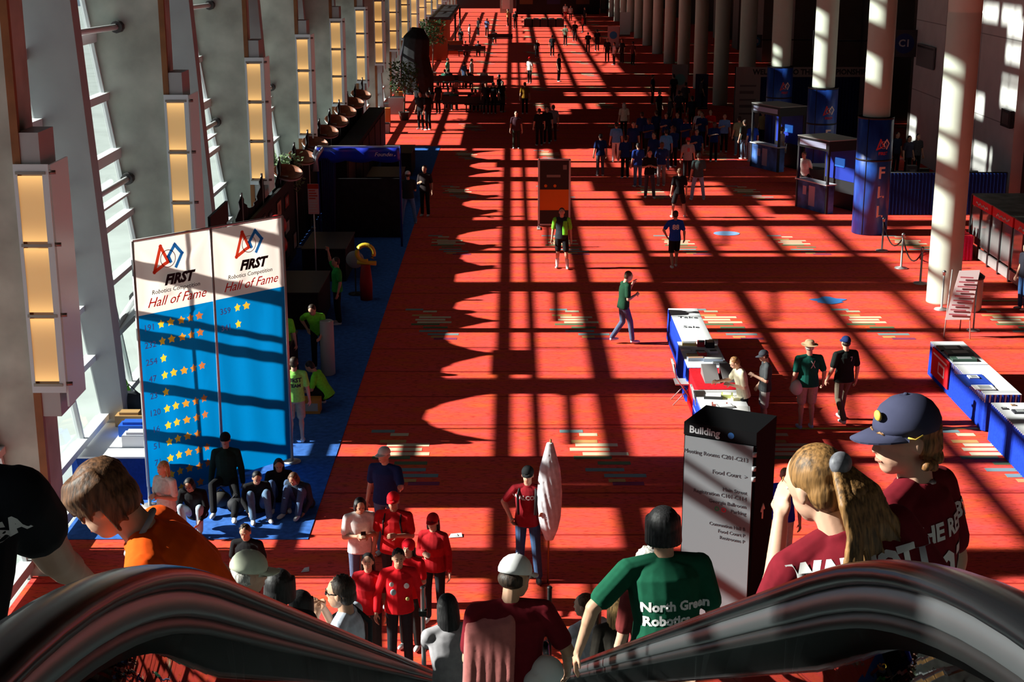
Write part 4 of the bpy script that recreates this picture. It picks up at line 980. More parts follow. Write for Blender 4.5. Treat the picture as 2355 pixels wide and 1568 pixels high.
for z, tx, sz in ((2.50,'Meeting Rooms C201-C213',.082),(2.26,'Food Court  >',.085),(2.03,'Main Street',.075),(1.94,'Registration C101-C114',.078),(1.83,'Georgia Ballroom',.075),(1.73,'Parking',.075),(1.50,'Convention Hall B',.07),(1.41,'Food Court P',.07),(1.32,'Restrooms P',.07)):
    text_mesh('sign_text', tx, sz, kt, t, (.42,-.388,z-.05), align='RIGHT')
bm = new(); ring(bm, (.0,1.68), .035, .018, -.389, 14); obj('green_ring', bm, mat('ring_green', (.03,.25,.12), .6), t)
bm = new(); ring(bm, (.10,1.68), .035, .018, -.389, 14); obj('red_ring', bm, mat('ring_red', (.5,.03,.06), .6), t)
bm = new()
x = .524
for a, b in (((x,.0,1.50),(x,.0,1.72)),((x,.0,1.72),(x,-.07,1.62)),((x,.0,1.72),(x,.07,1.62))): tube(bm, [a, b], .014, 6)
obj('arrow', bm, mat('sign_white', (.75,.75,.75), .5), t)
for z in (2.55,2.35,2.2):
    bm = new(); lathe(bm, [(.03,z-.03),(.03,z+.03)], (.5,-.38,0), 10); obj('fixing', bm, kl, t)
# ================================================================ TABLES, SIGNS AND BOOTHS ON THE CONCOURSE
tw = mat('table_white', (.82,.82,.84), .7); tb = cloth((.012,.05,.50)); tr = cloth((.62,.01,.02)); dk = mat('item_black', (.015,.015,.018), .5); gr = mat('item_grey', (.32,.33,.34), .5)
def pleats(bm, a, b, z0, z1, dep=.03, step=.09, mi=0):
    a = Vector(a); b = Vector(b); n = max(4, int((b-a).length/step)*2); d = (b-a)/n; nn = Vector((d.y, -d.x, 0)).normalized()
    up, dn = [], []
    for i in range(n+1):
        p = a + d*i; o = nn*(dep if i % 2 else 0)
        up.append(bm.verts.new((p.x+o.x*.4, p.y+o.y*.4, z1))); dn.append(bm.verts.new((p.x+o.x, p.y+o.y, z0)))
    for i in range(n): bm.faces.new((up[i], up[i+1], dn[i+1], dn[i])).material_index = mi
def table(label, x0, x1, y0, y1, mt, ms, group, over=.0):
    t = thing('draped_table', label, 'table', ((x0+x1)/2, (y0+y1)/2, 0), 0, group)
    a, b = (x1-x0)/2, (y1-y0)/2
    bm = new(); box(bm, -a, a, -b, b, .725, .75); obj('tabletop', bm, mt, t)
    if over:
        bm = new()
        for q in ((-a-.005,-a),(a,a+.005)): box(bm, q[0], q[1], -b, b, .75-over, .75)
        box(bm, -a, a, -b-.005, -b, .75-over, .75); obj('cloth_overhang', bm, mt, t)
    bm = new(); c = [(-a,-b,0),(a,-b,0),(a,b,0),(-a,b,0)]
    for i in range(4): pleats(bm, c[i], c[(i+1)%4], .02, .745)
    obj('skirt', bm, ms, t, False)
    for sx in (-1,1):
        for sy in (-1,1): bm = new(); tube(bm, [(sx*(a-.08),sy*(b-.1),0),(sx*(a-.08),sy*(b-.1),.725)], .015, 6); obj('leg', bm, gr, t)
    return t
G1 = 'skirted tables in the middle of the concourse'
yb = [F(1570,py,.75).y for py in (709,785,846,896,966)]
xl = [F(1537,709,.75).x, F(1570,785,.75).x, F(1600,868,.75).x, F(1626,966,.75).x]; xr = F(1603,709,.75).x
table('farthest white topped table with blue skirt beside the walking man', xl[0], xr, yb[1]+.02, yb[0], tw, tb, G1)
table('blue skirted table crowded with trays of goods', xl[1]-.12, xr+.05, yb[2]+.02, yb[1]-.02, tw, tb, G1)
table('table under a red cloth carrying grey sloping stands', xl[2]-.05, xr+.05, yb[3]+.02, yb[2]-.02, tr, tr, G1)
table('nearest white table with blue skirt by the two boys', xl[3]-.02, xr+.05, yb[4], yb[3]-.02, tw, tb, G1, .12)
def item(name, label, cat, loc, fn, ms, grp=None, rz=0):
    bm = new(); fn(bm); o = obj(name, bm, ms); o.location = loc; o.rotation_euler = (0,0,rz); return tag(o, label, cat, grp)
def TP(px, py): return F(px, py, .752)
for i, (px, py, tx) in enumerate(((1582,730,'Take'),(1590,752,'Sale'))):
    o = text_mesh('table_note', tx, .24, ptxt, None, TP(px, py)+Vector((0,0,.004)), rot=(0,0,-.12), ext=.001); tag(o, 'black handwriting "%s" on the farthest white table' % tx, 'lettering')
rr = random.Random(4)
its = [(1585,793,.30,.18,.05,(.75,.55,.2)),(1612,795,.16,.2,.10,(.7,.05,.08)),(1632,797,.18,.25,.12,(.02,.02,.025)),(1578,806,.2,.12,.04,(.7,.7,.68)),(1610,812,.22,.16,.05,(.6,.6,.6)),(1592,818,.24,.12,.04,(.72,.5,.25)),
       (1614,818,.18,.14,.08,(.72,.04,.04)),(1640,812,.18,.14,.06,(.75,.75,.75)),(1600,828,.35,.16,.06,(.35,.4,.5)),(1640,830,.4,.16,.06,(.35,.4,.5)),(1655,838,.3,.12,.05,(.3,.32,.36)),(1640,790,.2,.16,.08,(.7,.7,.7))]
cn = ['yellow','red','black','white','pale grey','tan','bright red','white','blue grey','slate','dark slate','chalk white']
for i, (px, py, a, b, h, c) in enumerate(its):
    p = TP(px, py)
    def f(bm): box(bm, -a/2,a/2,-b/2,b/2,0,h); box(bm, -a/2+.02,a/2-.02,-b/2+.02,b/2-.02,h,h+.006,1)
    item('leaflet_box', '%s box of goods, item %s along the crowded table from its far end' % (cn[i], ords[i]), 'box', p, f, [mat('item_%d' % i, c, .6), mat('item_in_%d' % (i%3), ((.6,.6,.58),(.1,.1,.1),(.5,.3,.2))[i%3], .6)], 'goods on the crowded table', rr.uniform(-.15,.15))
for i, (px, py, c) in enumerate(((1633,868,(.22,.2,.2)),(1675,866,(.25,.24,.24)))):
    p = TP(px, py)
    def f(bm): prism(bm, [(-.15,-.4,0),(-.15,.3,0),(-.15,.3,.2),(-.15,-.35,.03)], (.30,0,0))
    item('sloping_stand', 'grey sloping display stand on %s of the red table' % ('the left' if i == 0 else 'the right'), 'display stand', p, f, mat('stand_grey', (.22,.2,.2), .5))
its = [(1640,915,.35,.18,.05,(.04,.04,.04),'black tray'),(1672,912,.22,.2,.06,(.55,.6,.2),'yellow green packet'),(1655,932,.3,.16,.04,(.4,.12,.1),'dull red leaflet stack'),(1668,938,.3,.2,.05,(.3,.3,.3),'grey leaflet stack'),(1645,948,.3,.16,.05,(.3,.42,.1),'green packet'),(1695,918,.2,.2,.05,(.65,.6,.3),'pale yellow packet'),(1662,958,.35,.2,.05,(.75,.75,.7),'white leaflet stack'),(1705,945,.32,.5,.02,(.8,.8,.8),'long white sheet')]
for i, (px, py, a, b, h, c, nm) in enumerate(its):
    p = TP(px, py)
    def f(bm): box(bm, -a/2,a/2,-b/2,b/2,0,h); box(bm, -a/2+.03,a/2-.03,-b/2+.02,b/2-.02,h,h+.004,1)
    item('leaflet_stack', '%s on the nearest white table' % nm, 'leaflets', p, f, [mat('it2_%d' % i, c, .6), W_], 'things on the nearest white table', rr.uniform(-.2,.2))
def folding_chair(label, loc, rz, c=(.6,.6,.6)):
    t = thing('folding_chair', label, 'chair', loc, rz, 'folding chairs by the tables'); m_ = mat('chair_metal', (.45,.45,.46), .35, metal=.7); mp = mat('chair_%d' % int(c[0]*99), c, .5)
    bm = new(); box(bm, -.21,.21,-.2,.2,.43,.455); obj('seat', bm, mp, t)
    bm = new(); prism(bm, [(-.21,-.2,.62),(.21,-.2,.62),(.2,-.25,.88),(-.2,-.25,.88)], (0,.02,0)); obj('backrest', bm, mp, t)
    for sx in (-1,1):
        bm = new(); tube(bm, [(sx*.22,-.25,.88),(sx*.22,-.2,.6),(sx*.22,.22,0)], .012, 8); obj('leg', bm, m_, t)
        bm = new(); tube(bm, [(sx*.2,.15,.44),(sx*.2,-.24,0)], .012, 8); obj('leg', bm, m_, t)
    return t
folding_chair('folding chair left of the red table seen edge on', F(1572,925), -PI/2, (.5,.5,.5)); folding_chair('folding chair left of the nearest white table', F(1618,990), -PI/2, (.55,.55,.55))
# right hand row
G2 = 'skirted tables along the right'
X0, X1 = 9.12, 9.82
y = [F(2145,785,.75).y, F(2198,838,.75).y, F(2266,908,.75).y, F(2280,925,.75).y]
table('far table of the right row with a red poster on its side', X0, X1, y[1]+.02, y[0], tw, tb, G2, .1)
table('blue skirted middle table of the right row with papers on it', X0, X1, y[2]+.02, y[1]-.02, tw, tb, G2, .16)
table('near white topped table of the right row with tall blue skirt', X0-.04, X1+.1, y[3]-3.0, y[3]-.02, tw, tb, G2, .03)
def f(bm): box(bm, -.012, .012, -.62, .62, .15, .74); box(bm, -.016, -.012, -.5, .5, .62, .66, 1); box(bm, -.016,-.012,-.35,.1,.3,.55,1); box(bm, -.018,-.016,-.3,.05,.34,.5,0)
item('poster_board', 'red poster with white marks hung on the side of the far right table', 'poster', (X0-.05, (y[0]+y[1])/2-.1, 0), f, [cloth((.6,.012,.02)), W_])
for i, (px, py, a, b, h, c, nm) in enumerate(((2185,803,.5,.35,.04,(.02,.02,.02),'black portfolio'),(2205,815,.55,.3,.06,(.1,.1,.11),'dark tray of papers'),(2215,828,.5,.25,.05,(.06,.12,.09),'dark green box'),(2240,875,.55,.8,.012,(.02,.07,.5),'blue cloth square'),(2262,893,.4,.3,.015,(.85,.8,.8),'white leaflet fan'),(2238,870,.2,.2,.03,(.8,.8,.8),'small white card pile'),(2310,940,.10,.1,.02,(.05,.04,.05),'small dark badge'),(2345,948,.25,.2,.03,(.04,.04,.05),'dark pamphlet'),(2330,932,.08,.08,.02,(.4,.2,.1),'tiny brown token'))):
    p = F(px, py, .752)
    def f(bm): box(bm, -a/2,a/2,-b/2,b/2,0,h); box(bm, -a/4,a/3,-b/3,b/3,h,h+.004,1)
    item('table_item', '%s lying on the right row of tables' % nm, 'table item', p + Vector((0,0,.013 if i in (4,5) else 0)), f, [mat('it3_%d' % i, c, .6), gr if i != 3 else mat('it3_3', c)], 'things on the right row')
folding_chair('white backed chair behind the right row of tables', F(2385,985), PI/2, (.75,.75,.75))
# yellow tape and stickers on the floor
bm = new(); a, b = F(1780,986), F(2300,993); box(bm, a.x, b.x, a.y-.04, a.y+.04, .004, .012); tag(obj('floor_tape', bm, mat('yellow_tape', (.55,.42,.03), .6)), 'yellow tape line across the red carpet behind the navy cap boy', 'tape')
bm = new(); a, b = F(2250,692), F(2400,697); box(bm, a.x, b.x, a.y-.05, a.y+.05, .004, .012); tag(obj('floor_tape', bm, mat('yellow_tape2', (.25,.22,.03), .6)), 'dull yellow tape line near the glass fronted kiosk', 'tape')
for px, py, w, lb in ((1671,537,.42,'pale blue oval sticker on the carpet beyond the blue shirt boy'),(1906,691,.42,'blue splash shaped sticker on the carpet left of the nearest column')):
    p = F(px, py); bm = new(); pts = [(w*math.cos(a)*(1+.25*math.sin(a*5)*(py > 600)), .36*math.sin(a)*(1+.2*math.cos(a*4)*(py > 600)), .006) for a in [i*PI/12 for i in range(24)]]
    prism(bm, pts, (0,0,.004)); o = obj('floor_sticker', bm, mat('sticker_blue' if py > 600 else 'sticker_pale', (.05,.22,.6) if py > 600 else (.3,.5,.85), .5)); o.location = p; tag(o, lb, 'sticker')
# tilted poster stand near the first column, bins
t = thing('easel_sign', 'tilted white sign with pink writing on an easel beside the nearest column', 'sign', F(2200,775), -math.radians(14))
bm = new(); prism(bm, [(-.30,-.05,.42),(.26,-.05,.46),(.42,.18,1.62),(-.05,.18,1.58)], (0,.03,0)); obj('board', bm, mat('board_pinkwhite', (.62,.5,.5), .7), t)
for q in range(9):
    z = .55 + q*.11; bm = new(); box(bm, -.22+q*.025, .2+q*.025-.06*(q%3), -.065+q*.0195, -.055+q*.0195+.005, z, z+.035); obj('writing', bm, mat('writing_pink', (.5,.15,.18), .8), t)
for x in (-.3,.3): bm = new(); tube(bm, [(x,-.12,0),(x*.7,.2,1.6)], .015, 6); obj('leg', bm, pole_m, t)
bm = new(); tube(bm, [(.1,.7,0),(.1,.22,1.5)], .015, 6); obj('leg', bm, pole_m, t)
t = thing('waste_bin', 'round white waste bin with dark lid behind the easel sign', 'bin', F(2214,712)+Vector((.15,-.1,0)))
bm = new(); lathe(bm, [(.24,0),(.28,.1),(.28,.85),(.27,.87)], (0,0,0), 20); obj('bin_body', bm, mat('bin_white', (.5,.4,.38), .5), t)
bm = new(); lathe(bm, [(.30,.86),(.31,.92),(.2,1.0),(.05,1.02)], (0,0,0), 20); obj('lid', bm, dk, t)
def stanchion(lb, p, h=1.0):
    t = thing('stanchion', lb, 'barrier post', p, 0, 'metal barrier posts left of the nearest column')
    bm = new(); lathe(bm, [(.19,0),(.18,.03),(.03,.06),(.025,h-.1)], (0,0,0), 18); obj('post', bm, pole_m, t)
    bm = new(); lathe(bm, [(.025,h-.1),(.04,h-.09),(.04,h-.03),(.055,h),(.02,h+.04)], (0,0,0), 14); obj('finial', bm, steel2, t)
sp = [F(2028,577), F(2072,617), F(2116,652), F(2165,712)]
for p, lb in zip(sp, ('farthest metal barrier post, nearest the blue wrapped column','second metal barrier post with dark rope','third metal barrier post close to the nearest column','metal barrier post right at the foot of the nearest column')): stanchion(lb, p)
for i in range(2):
    a, b = sp[i]+Vector((0,0,.9)), sp[i+1]+Vector((0,0,.9)); bm = new(); tube(bm, [a.lerp(b, u)-Vector((0,0,.45*(1-(2*u-1)**2))) for u in [q/8 for q in range(9)]], .02, 6)
    tag(obj('barrier_rope', bm, mat('rope_dark', (.03,.01,.01), .8)), 'dark rope sagging between the %s barrier posts' % ('first and second' if i == 0 else 'second and third'), 'rope')
t = thing('barrier_sign', 'slim dark post beside the easel sign', 'post', F(2238,760))
bm = new(); lathe(bm, [(.16,0),(.16,.02),(.02,.05),(.02,1.15)], (0,0,0), 14); obj('post', bm, pole_m, t)
# orange and black poster stand
p = F(1274,526); t = thing('framed_poster', 'tall framed poster, black with an orange lower band, in the middle of the carpet', 'poster', p, 0)
w, h = .50, 2.30
bm = new()
for x in (-w, w): box(bm, x-.03, x+.03, -.03, .03, .0, h)
box(bm, -w, w, -.03, .03, h-.05, h); box(bm, -w, w, -.03, .03, .12, .17); box(bm, -w-.05,-w+.05,-.25,.25,0,.03); box(bm, w-.05,w+.05,-.25,.25,0,.03); obj('frame', bm, mat('frame_silver', (.5,.45,.45), .4), t)
bm = new(); box(bm, -w+.03, w-.03, -.012, .012, .17, h-.05); obj('poster_sheet', bm, mat('poster_black', (.02,.016,.014), .5), t)
bm = new(); box(bm, -w+.03, w-.03, -.018, -.012, .62, 1.30); obj('orange_band', bm, mat('poster_orange', (.62,.16,.005), .5), t)
for x in (-.28,.02): bm = new(); ring(bm, (x,1.42), .05, 0, -.02, 12); obj('orange_dot', bm, mat('poster_orange', (.62,.16,.005)), t)
bm = new(); box(bm, -.25,.2,-.018,-.012,1.7,1.78); box(bm, .28,.40,-.018,-.012,1.95,2.1); obj('pale_print', bm, mat('poster_grey', (.2,.18,.16), .5), t)
# ---------------------------------------------------------------- column wraps
wrapm = None
def wrap_mat():
    m = mat('wrap_blue', (.015,.055,.34), .35, spec=.5); nt = m.node_tree; b = nt.nodes['Principled BSDF']; L = nt.links.new
    tc = nt.nodes.new('ShaderNodeTexCoord'); n = nt.nodes.new('ShaderNodeTexNoise'); n.inputs['Scale'].default_value = 1.6; n.inputs['Detail'].default_value = 3
    mp = nt.nodes.new('ShaderNodeMapping'); mp.inputs['Scale'].default_value = (1.6,1.6,.5); L(tc.outputs['Object'], mp.inputs[0]); L(mp.outputs[0], n.inputs[0])
    r = nt.nodes.new('ShaderNodeValToRGB'); e = r.color_ramp.elements; e[0].position = .35; e[0].color = (.008,.03,.22,1); e[1].position = .75; e[1].color = (.10,.24,.62,1); x = e.new(.6); x.color = (.02,.10,.48,1)
    L(n.outputs['Fac'], r.inputs[0]); L(r.outputs[0], b.inputs['Base Color']); return m
wm = wrap_mat(); wl = mat('wrap_letter', (.78,.68,.62), .6); wr_ = mat('wrap_red', (.5,.05,.06), .6)
def bend(o, R, phi):
    for v in o.data.vertices:
        x, yv, z = v.co; a = x/R + phi; rr_ = R - yv*0 + .008; v.co = (rr_*math.sin(a), -rr_*math.cos(a), z)
def text_bent(ch, size, m, t, R, phi, z, bold=.01):
    o = text_mesh('wrap_letter', ch, size, m, t, ext=0, bold=bold); 
    for v in o.data.vertices: v.co = (v.co.x, 0, v.co.y + z)
    bend(o, R, phi); o.rotation_euler = (0,0,0); return o
for i, (yy, letters, wh) in enumerate(((47.3,'FLL',3.75),(56.6,'FTC',3.75),(65.9,'FRC',3.75))):
    R = .56; t = thing('column_wrap', 'blue printed wrap lettered %s around the %s column' % (letters, ('second','third','fourth')[i]), 'column wrap', (col_xs.get(yy, CX), yy, 0), 0, 'blue printed column wraps')
    bm = new(); N = 32
    lathe(bm, [(R,.01),(R,wh)], (0,0,0), N)
    obj('printed_sleeve', bm, wm, t)
    for z in (wh-.03, wh-1.35): bm = new(); lathe(bm, [(R+.008,z-.03),(R+.008,z+.03)], (0,0,0), N); obj('black_band', bm, dk, t)
    bm = new(); a = -.65; tube(bm, [((R+.0)*math.sin(a), -(R+.0)*math.cos(a), .02), (R*math.sin(a), -R*math.cos(a), wh)], .014, 6); obj('seam', bm, dk, t)
    had = {o.name for o in bpy.data.objects}; first_logo(0, wh-.85, .34, 0, t, None); fresh = [o for o in bpy.data.objects if o.name not in had]
    for o in fresh: bend(o, R, .28)
    for o in fresh: o.data.materials[0] = wr_ if o.name.startswith('logo_tri') else wl
    text_bent('FIRST', .13, wr_, t, R, .28, wh-1.12, .004)
    for q, ch in enumerate(letters): text_bent(ch, .52, wl, t, R, .28, wh-1.75-q*.62)
# ---------------------------------------------------------------- booths at the right
nb = cloth((.008,.022,.13)); nb2 = cloth((.01,.04,.24))
def kiosk(lb, p, rz, w=1.5, d=1.1, h=2.5):
    t = thing('exhibit_kiosk', lb, 'booth', p, rz, 'black and blue exhibit kiosks between the wrapped columns')
    bm = new()
    for sx in (-1,1):
        for sy in (-1,1): box(bm, sx*w/2-.04, sx*w/2+.04, sy*d/2-.04, sy*d/2+.04, 0, h)
    box(bm, -w/2,w/2,d/2-.03,d/2+.03,0,h); obj('frame', bm, dk, t)
    bm = new(); box(bm, -w/2-.05,w/2+.05,-d/2-.05,d/2+.05,h-.35,h); obj('roof', bm, dk, t)
    bm = new(); box(bm, -w/2-.06,w/2+.06,-d/2-.06,d/2+.06,h,h+.03); obj('roof_lid', bm, mat('lid_grey', (.38,.38,.36), .6), t)
    bm = new(); box(bm, -w/2+.1,w/2-.1,-d/2-.065,-d/2-.055,h-.27,h-.08); obj('header_sign', bm, mat('header_pale', (.45,.5,.7), .5), t)
    bm = new(); box(bm, -w/2+.04,w/2-.04,d/2-.05,d/2-.03,1.0,h-.35); obj('back_panel', bm, mat('panel_blue', (.01,.03,.3), .5), t)
    bm = new(); box(bm, -.25,.25,d/2-.09,d/2-.05,1.45,1.75); obj('screen', bm, mat('screen', (.02,.1,.4), .3, emit=(.05,.25,.9), estr=.5), t)
    bm = new(); box(bm, -w/2,w/2,-d/2-.02,-d/2+.3,0,.98); obj('counter', bm, mat('counter_print', (.06,.14,.42), .5, noise=.9, nscale=1.5), t)
    bm = new(); box(bm, -w/2-.05,w/2+.05,-d/2-.08,-d/2+.36,.98,1.02); obj('counter_top', bm, mat('counter_white', (.6,.6,.62), .4), t)
    bm = new(); box(bm, -.15,.2,-d/2-.026,-d/2-.02,.15,.85); box(bm, -.5,-.3,-d/2-.026,-d/2-.02,.5,.8); obj('counter_logo', bm, mat('logo_pinkwhite', (.6,.42,.55), .5), t)
    return t
kiosk('exhibit kiosk with a grey lid right of the third column', (10.75+.25, 51.6, 0), -PI*.36, 1.7, 1.2, 2.5)
kiosk('farther exhibit kiosk with a pale header right of the fourth column', (10.9, 61.0, 0), -PI*.36, 1.9, 1.2, 2.6)
p = F(1866,455); t = thing('podium', 'black podium at the foot of the third column', 'podium', (p.x+.15, p.y, 0)); bm = new(); box(bm, -.28,.28,-.25,.25,0,1.05); prism(bm, [(-.32,-.3,1.05),(.32,-.3,1.05),(.32,.3,1.2),(-.32,.3,1.2)], (0,0,.03)); obj('body', bm, dk, t)
# blue pleated barrier and the dark stall behind it
t = thing('draped_barrier', 'long royal blue pleated drape barrier behind the nearest column', 'curtain', (0,0,0))
a, b = F(2005,487), F(2150,487); bm = new(); pleats(bm, (a.x,50.4,0), (16.9,50.4,0), .02, 1.45, .05, .12); pleats(bm, (a.x,50.4,0), (a.x,54.5,0), .02, 1.45, .05, .12); obj('pleated_drape', bm, nb2, t, False)
bm = new(); tube(bm, [(a.x,50.42,1.46),(16.9,50.42,1.46)], .025, 6); obj('top_rail', bm, dk, t)
for x in (a.x, (a.x+16.9)/2, 16.9): bm = new(); tube(bm, [(x,50.42,0),(x,50.42,1.46)], .025, 6); obj('pole', bm, dk, t)
bm = new(); box(bm, 12.6, 16.7, 52.2, 53.2, .0, .95); tag(obj('stall_counter', bm, mat('stall_dark', (.03,.025,.02), .7)), 'dark stall counter behind the royal blue drape', 'counter')
rr = random.Random(21)
for i in range(9):
    x = 12.9 + i*.44; hh = rr.uniform(.15,.5)
    def f(bm): box(bm, -.16,.16,-.14,.14,0,hh); box(bm, -.1,.1,-.145,-.14,.03,hh*.7,1)
    item('merchandise_box', '%s box of merchandise from the left on the dark stall counter' % ords[i], 'box', (x, 52.6, .95), f, [mat('merch_%d' % (i%4), ((.06,.05,.04),(.2,.17,.13),(.03,.03,.05),(.15,.14,.14))[i%4], .7), gr], 'merchandise on the stall counter', rr.uniform(-.2,.2))
# big backdrop
t = thing('stage_backdrop', 'wide welcome backdrop with navy centre and pale printed sides behind the wrapped columns', 'backdrop', (0, 69.5, 0))
xa, xb = 10.35, 17.1; pl = mat('backdrop_pale', (.24,.19,.18), .8); nv = cloth((.006,.012,.06))
bm = new(); box(bm, xa, xa+1.15, -.06, 0, .1, 3.4); obj('side_panel', bm, pl, t)
bm = new(); box(bm, xb-1.0, xb, -.06, 0, .1, 3.4); obj('side_panel', bm, mat('backdrop_dim', (.13,.13,.14), .8), t)
bm = new(); box(bm, xa, xb, -.08, -.06, 2.95, 3.4); obj('header_strip', bm, pl, t)
bm = new(); pleats(bm, (xa+1.15,0,0), (xb-1.0,0,0), .05, 2.95, .06, .15); obj('navy_drape', bm, nv, t, False)
text_mesh('header_text', 'WELCOME TO THE CHAMPIONSHIP', .34, mat('ink', (.01,.01,.012), .7), t, ((xa+xb)/2, -.09, 3.17), bold=.012, sx=.95)
for q in range(5): bm = new(); box(bm, xa+.2, xa+.95-.1*(q%2), -.075, -.06, 2.5-q*.32, 2.58-q*.32+.05*(q%2)); obj('print_line', bm, mat('print_dim', (.1,.08,.08), .8), t)
for x in (xa, xb): bm = new(); tube(bm, [(x,.03,0),(x,.03,3.4)], .04, 6); obj('pole', bm, dk, t)
# round hall signs
for px, py, D, tx, c, r_ in ((2080,100,64.2,'C1',(.012,.03,.14),.42),(1898,98,76,'C2',(.012,.02,.07),.45),(1738,95,96,'C3',(.03,.2,.4),.3)):
    p = AD(px, py, D); t = thing('hall_sign', 'round dark blue hall sign reading %s' % tx, 'sign', p, 0, 'round hall number signs')
    bm = new(); box(bm, -r_*1.35, r_*1.35, .02, .08, -r_*1.35, r_*1.35); obj('plate', bm, mat('plate_dark', (.05,.05,.055), .6), t)
    bm = new(); ring(bm, (0,0), r_, 0, 0, 26); obj('disc', bm, mat('disc_%s' % tx, c, .5), t)
    text_mesh('sign_text', tx, r_*1.0, mat('sign_dimwhite', (.45,.45,.5), .6), t, (0,-.01,0), bold=.01)
    bm = new(); box(bm, -.04, (17.2 - p.x)+3.4 if D > 70 else .9, .08, .14, .05, .12); obj('bracket', bm, dk, t)
p = AXX(2320, 272, 17.15); bm = new(); box(bm, -.12, .0, -.5, .5, -.3, .3); box(bm, -.14,-.12,-.35,.3,-.2,.2,1); o = obj('wall_panel', bm, [dk, mat('panel_glint', (.08,.08,.08), .3)]); o.location = p; tag(o, 'small black box fixed to the grey right wall', 'wall box')
p = AXX(2130, 130, 17.15); bm = new(); box(bm, -.06, .0, -1.3, 1.3, -.45, .45); box(bm, -.065,-.06,-1.2,1.2,.32,.4,1); o = obj('wall_vent', bm, [mat('vent_grey', (.16,.16,.165), .6), dk]); o.location = p; tag(o, 'grey vent panel high on the right wall behind the nearest column', 'vent')
# glass fronted kiosk with red header
t = thing('drinks_kiosk', 'long glass fronted kiosk with a red header at the right edge', 'kiosk', (0,0,0))
a, b = F(2238,583), F(2352,692); x0 = 13.75; y1, y0 = a.y, b.y-.6; H_ = 1.8
bm = new(); box(bm, x0+.5, x0+1.6, y0, y1, .05, H_); obj('cabinet', bm, dk, t)
bm = new(); box(bm, x0, x0+1.7, y0, y1, H_, H_+.04); obj('roof', bm, mat('kiosk_roof', (.17,.17,.14), .7, noise=.6, nscale=2), t)
n = 7; st = (y1-y0)/n
for i in range(n+1): bm = new(); box(bm, x0, x0+.08, y0+i*st-.05, y0+i*st+.05, 0, H_); obj('post', bm, dk, t)
for i in range(n):
    bm = new(); box(bm, x0+.03, x0+.05, y0+i*st+.05, y0+(i+1)*st-.05, .42, H_-.28); obj('glass_door', bm, mat('door_glass', (.16,.17,.17), .08, spec=1.0), t)
    bm = new(); box(bm, x0+.0, x0+.05, y0+i*st+.08, y0+(i+1)*st-.08, .08, .36); obj('kick_panel', bm, mat('kick_grey', (.25,.25,.25), .5), t)
for i in range(3):
    ya = y1-.15-(i+1)*1.9; bm = new(); box(bm, x0-.05, x0, ya, ya+1.75, H_-.24, H_+.03); o = obj('red_header', bm, mat('header_red', (.7,.01,.015), .5), t)
    bm = new(); rr = random.Random(i)
    stroke(bm, [(ya+.3+q*.12, H_-.13+.05*math.sin(q*2.4+i)) for q in range(10)], .05, x0-.056); 
    for v in bm.verts: v.co = Vector((x0-.056, v.co.x, v.co.z))
    obj('header_script', bm, W_, o)
p = F(2207,600); table('small table under a crimson cloth beside the glass kiosk', p.x-.35, p.x+.35, p.y, p.y+1.2, tr, cloth((.45,.01,.06)), 'crimson table')
for i, (dx, hh, c) in enumerate(((-.15,.5,(.02,.02,.02)),(.1,.35,(.7,.7,.7)),(.02,.62,(.05,.06,.06)))):
    def f(bm): lathe(bm, [(.10,0),(.11,hh*.6),(.05,hh*.8),(.05,hh)], (0,0,0), 12)
    item('drinks_urn', '%s urn on the crimson table' % ('short black','small white','tall dark')[i], 'urn', (p.x+dx, p.y+.3+.3*i, .752), f, mat('urn_%d' % i, c, .3))
# ---------------------------------------------------------------- left booth clutter and goods
def f(bm): box(bm, -.6, .6, -1.2, 1.2, 0, .9); box(bm, -.62,.62,-1.22,1.22,.9,.93,1)
for i, (x, y_) in enumerate(((-5.3,36.2),(-5.2,41.4),(-5.3,30.2),(-4.9,48.4),(-4.6,54.0),(-4.6,60.0))):
    item('booth_counter', '%s black booth counter along the drape wall, counted from the camera' % ('third','fourth','second','fifth','sixth','seventh')[i], 'counter', (x,y_,.014), f, [drape, dk], 'black booth counters')
wh = AD(752,830,30.6)
bm = new(); lathe(bm, [(.14,0),(.16,.02),(.15,1.2),(.13,1.22)], (0,0,0), 16); o = obj('white_bin', bm, mat('bin_grey', (.42,.42,.4), .5)); o.location = (F(755,862).x, F(755,862).y, .014); tag(o, 'tall narrow pale grey tube standing on the blue carpet edge', 'tube')
q0 = F(843,690); t = thing('mascot_balloon', 'yellow ring shaped balloon on a red base at the booth edge', 'balloon', (q0.x, q0.y, .014))
bm = new(); R_ = .22; tube(bm, [(R_*math.cos(a), 0, 1.25+R_*math.sin(a)) for a in [i*PI/10 for i in range(-2,17)]], .06, 10); tube(bm, [(-.22,0,1.0),(.28,0,.98)], .06, 8); obj('yellow_ring', bm, mat('balloon_yellow', (.75,.5,.04), .35), t)
bm = new(); lathe(bm, [(.16,0),(.17,.45),(.12,.95)], (0,0,0), 14); obj('red_base', bm, mat('balloon_red', (.3,.01,.01), .6), t)
q0 = F(822,690); t = thing('floor_fan', 'grey round fan on a stem beside the yellow ring balloon', 'fan', (q0.x-.1, q0.y+.6, .014))
bm = new(); lathe(bm, [(.2,0),(.2,.03),(.02,.05),(.02,.8)], (0,0,0), 14); obj('stem', bm, dk, t)
bm = new(); lathe(bm, [(.05,-.05),(.22,-.04),(.24,0),(.22,.05),(.05,.06)], (0,0,0), 20); o = obj('fan_head', bm, gr, t); o.rotation_euler = (PI/2,0,0); o.location = (0,0,.95)
q0 = F(712,720); t = thing('red_balloons', 'cluster of two dark red balloons over the green shirt team', 'balloon', (-5.9, 36.8, 0))
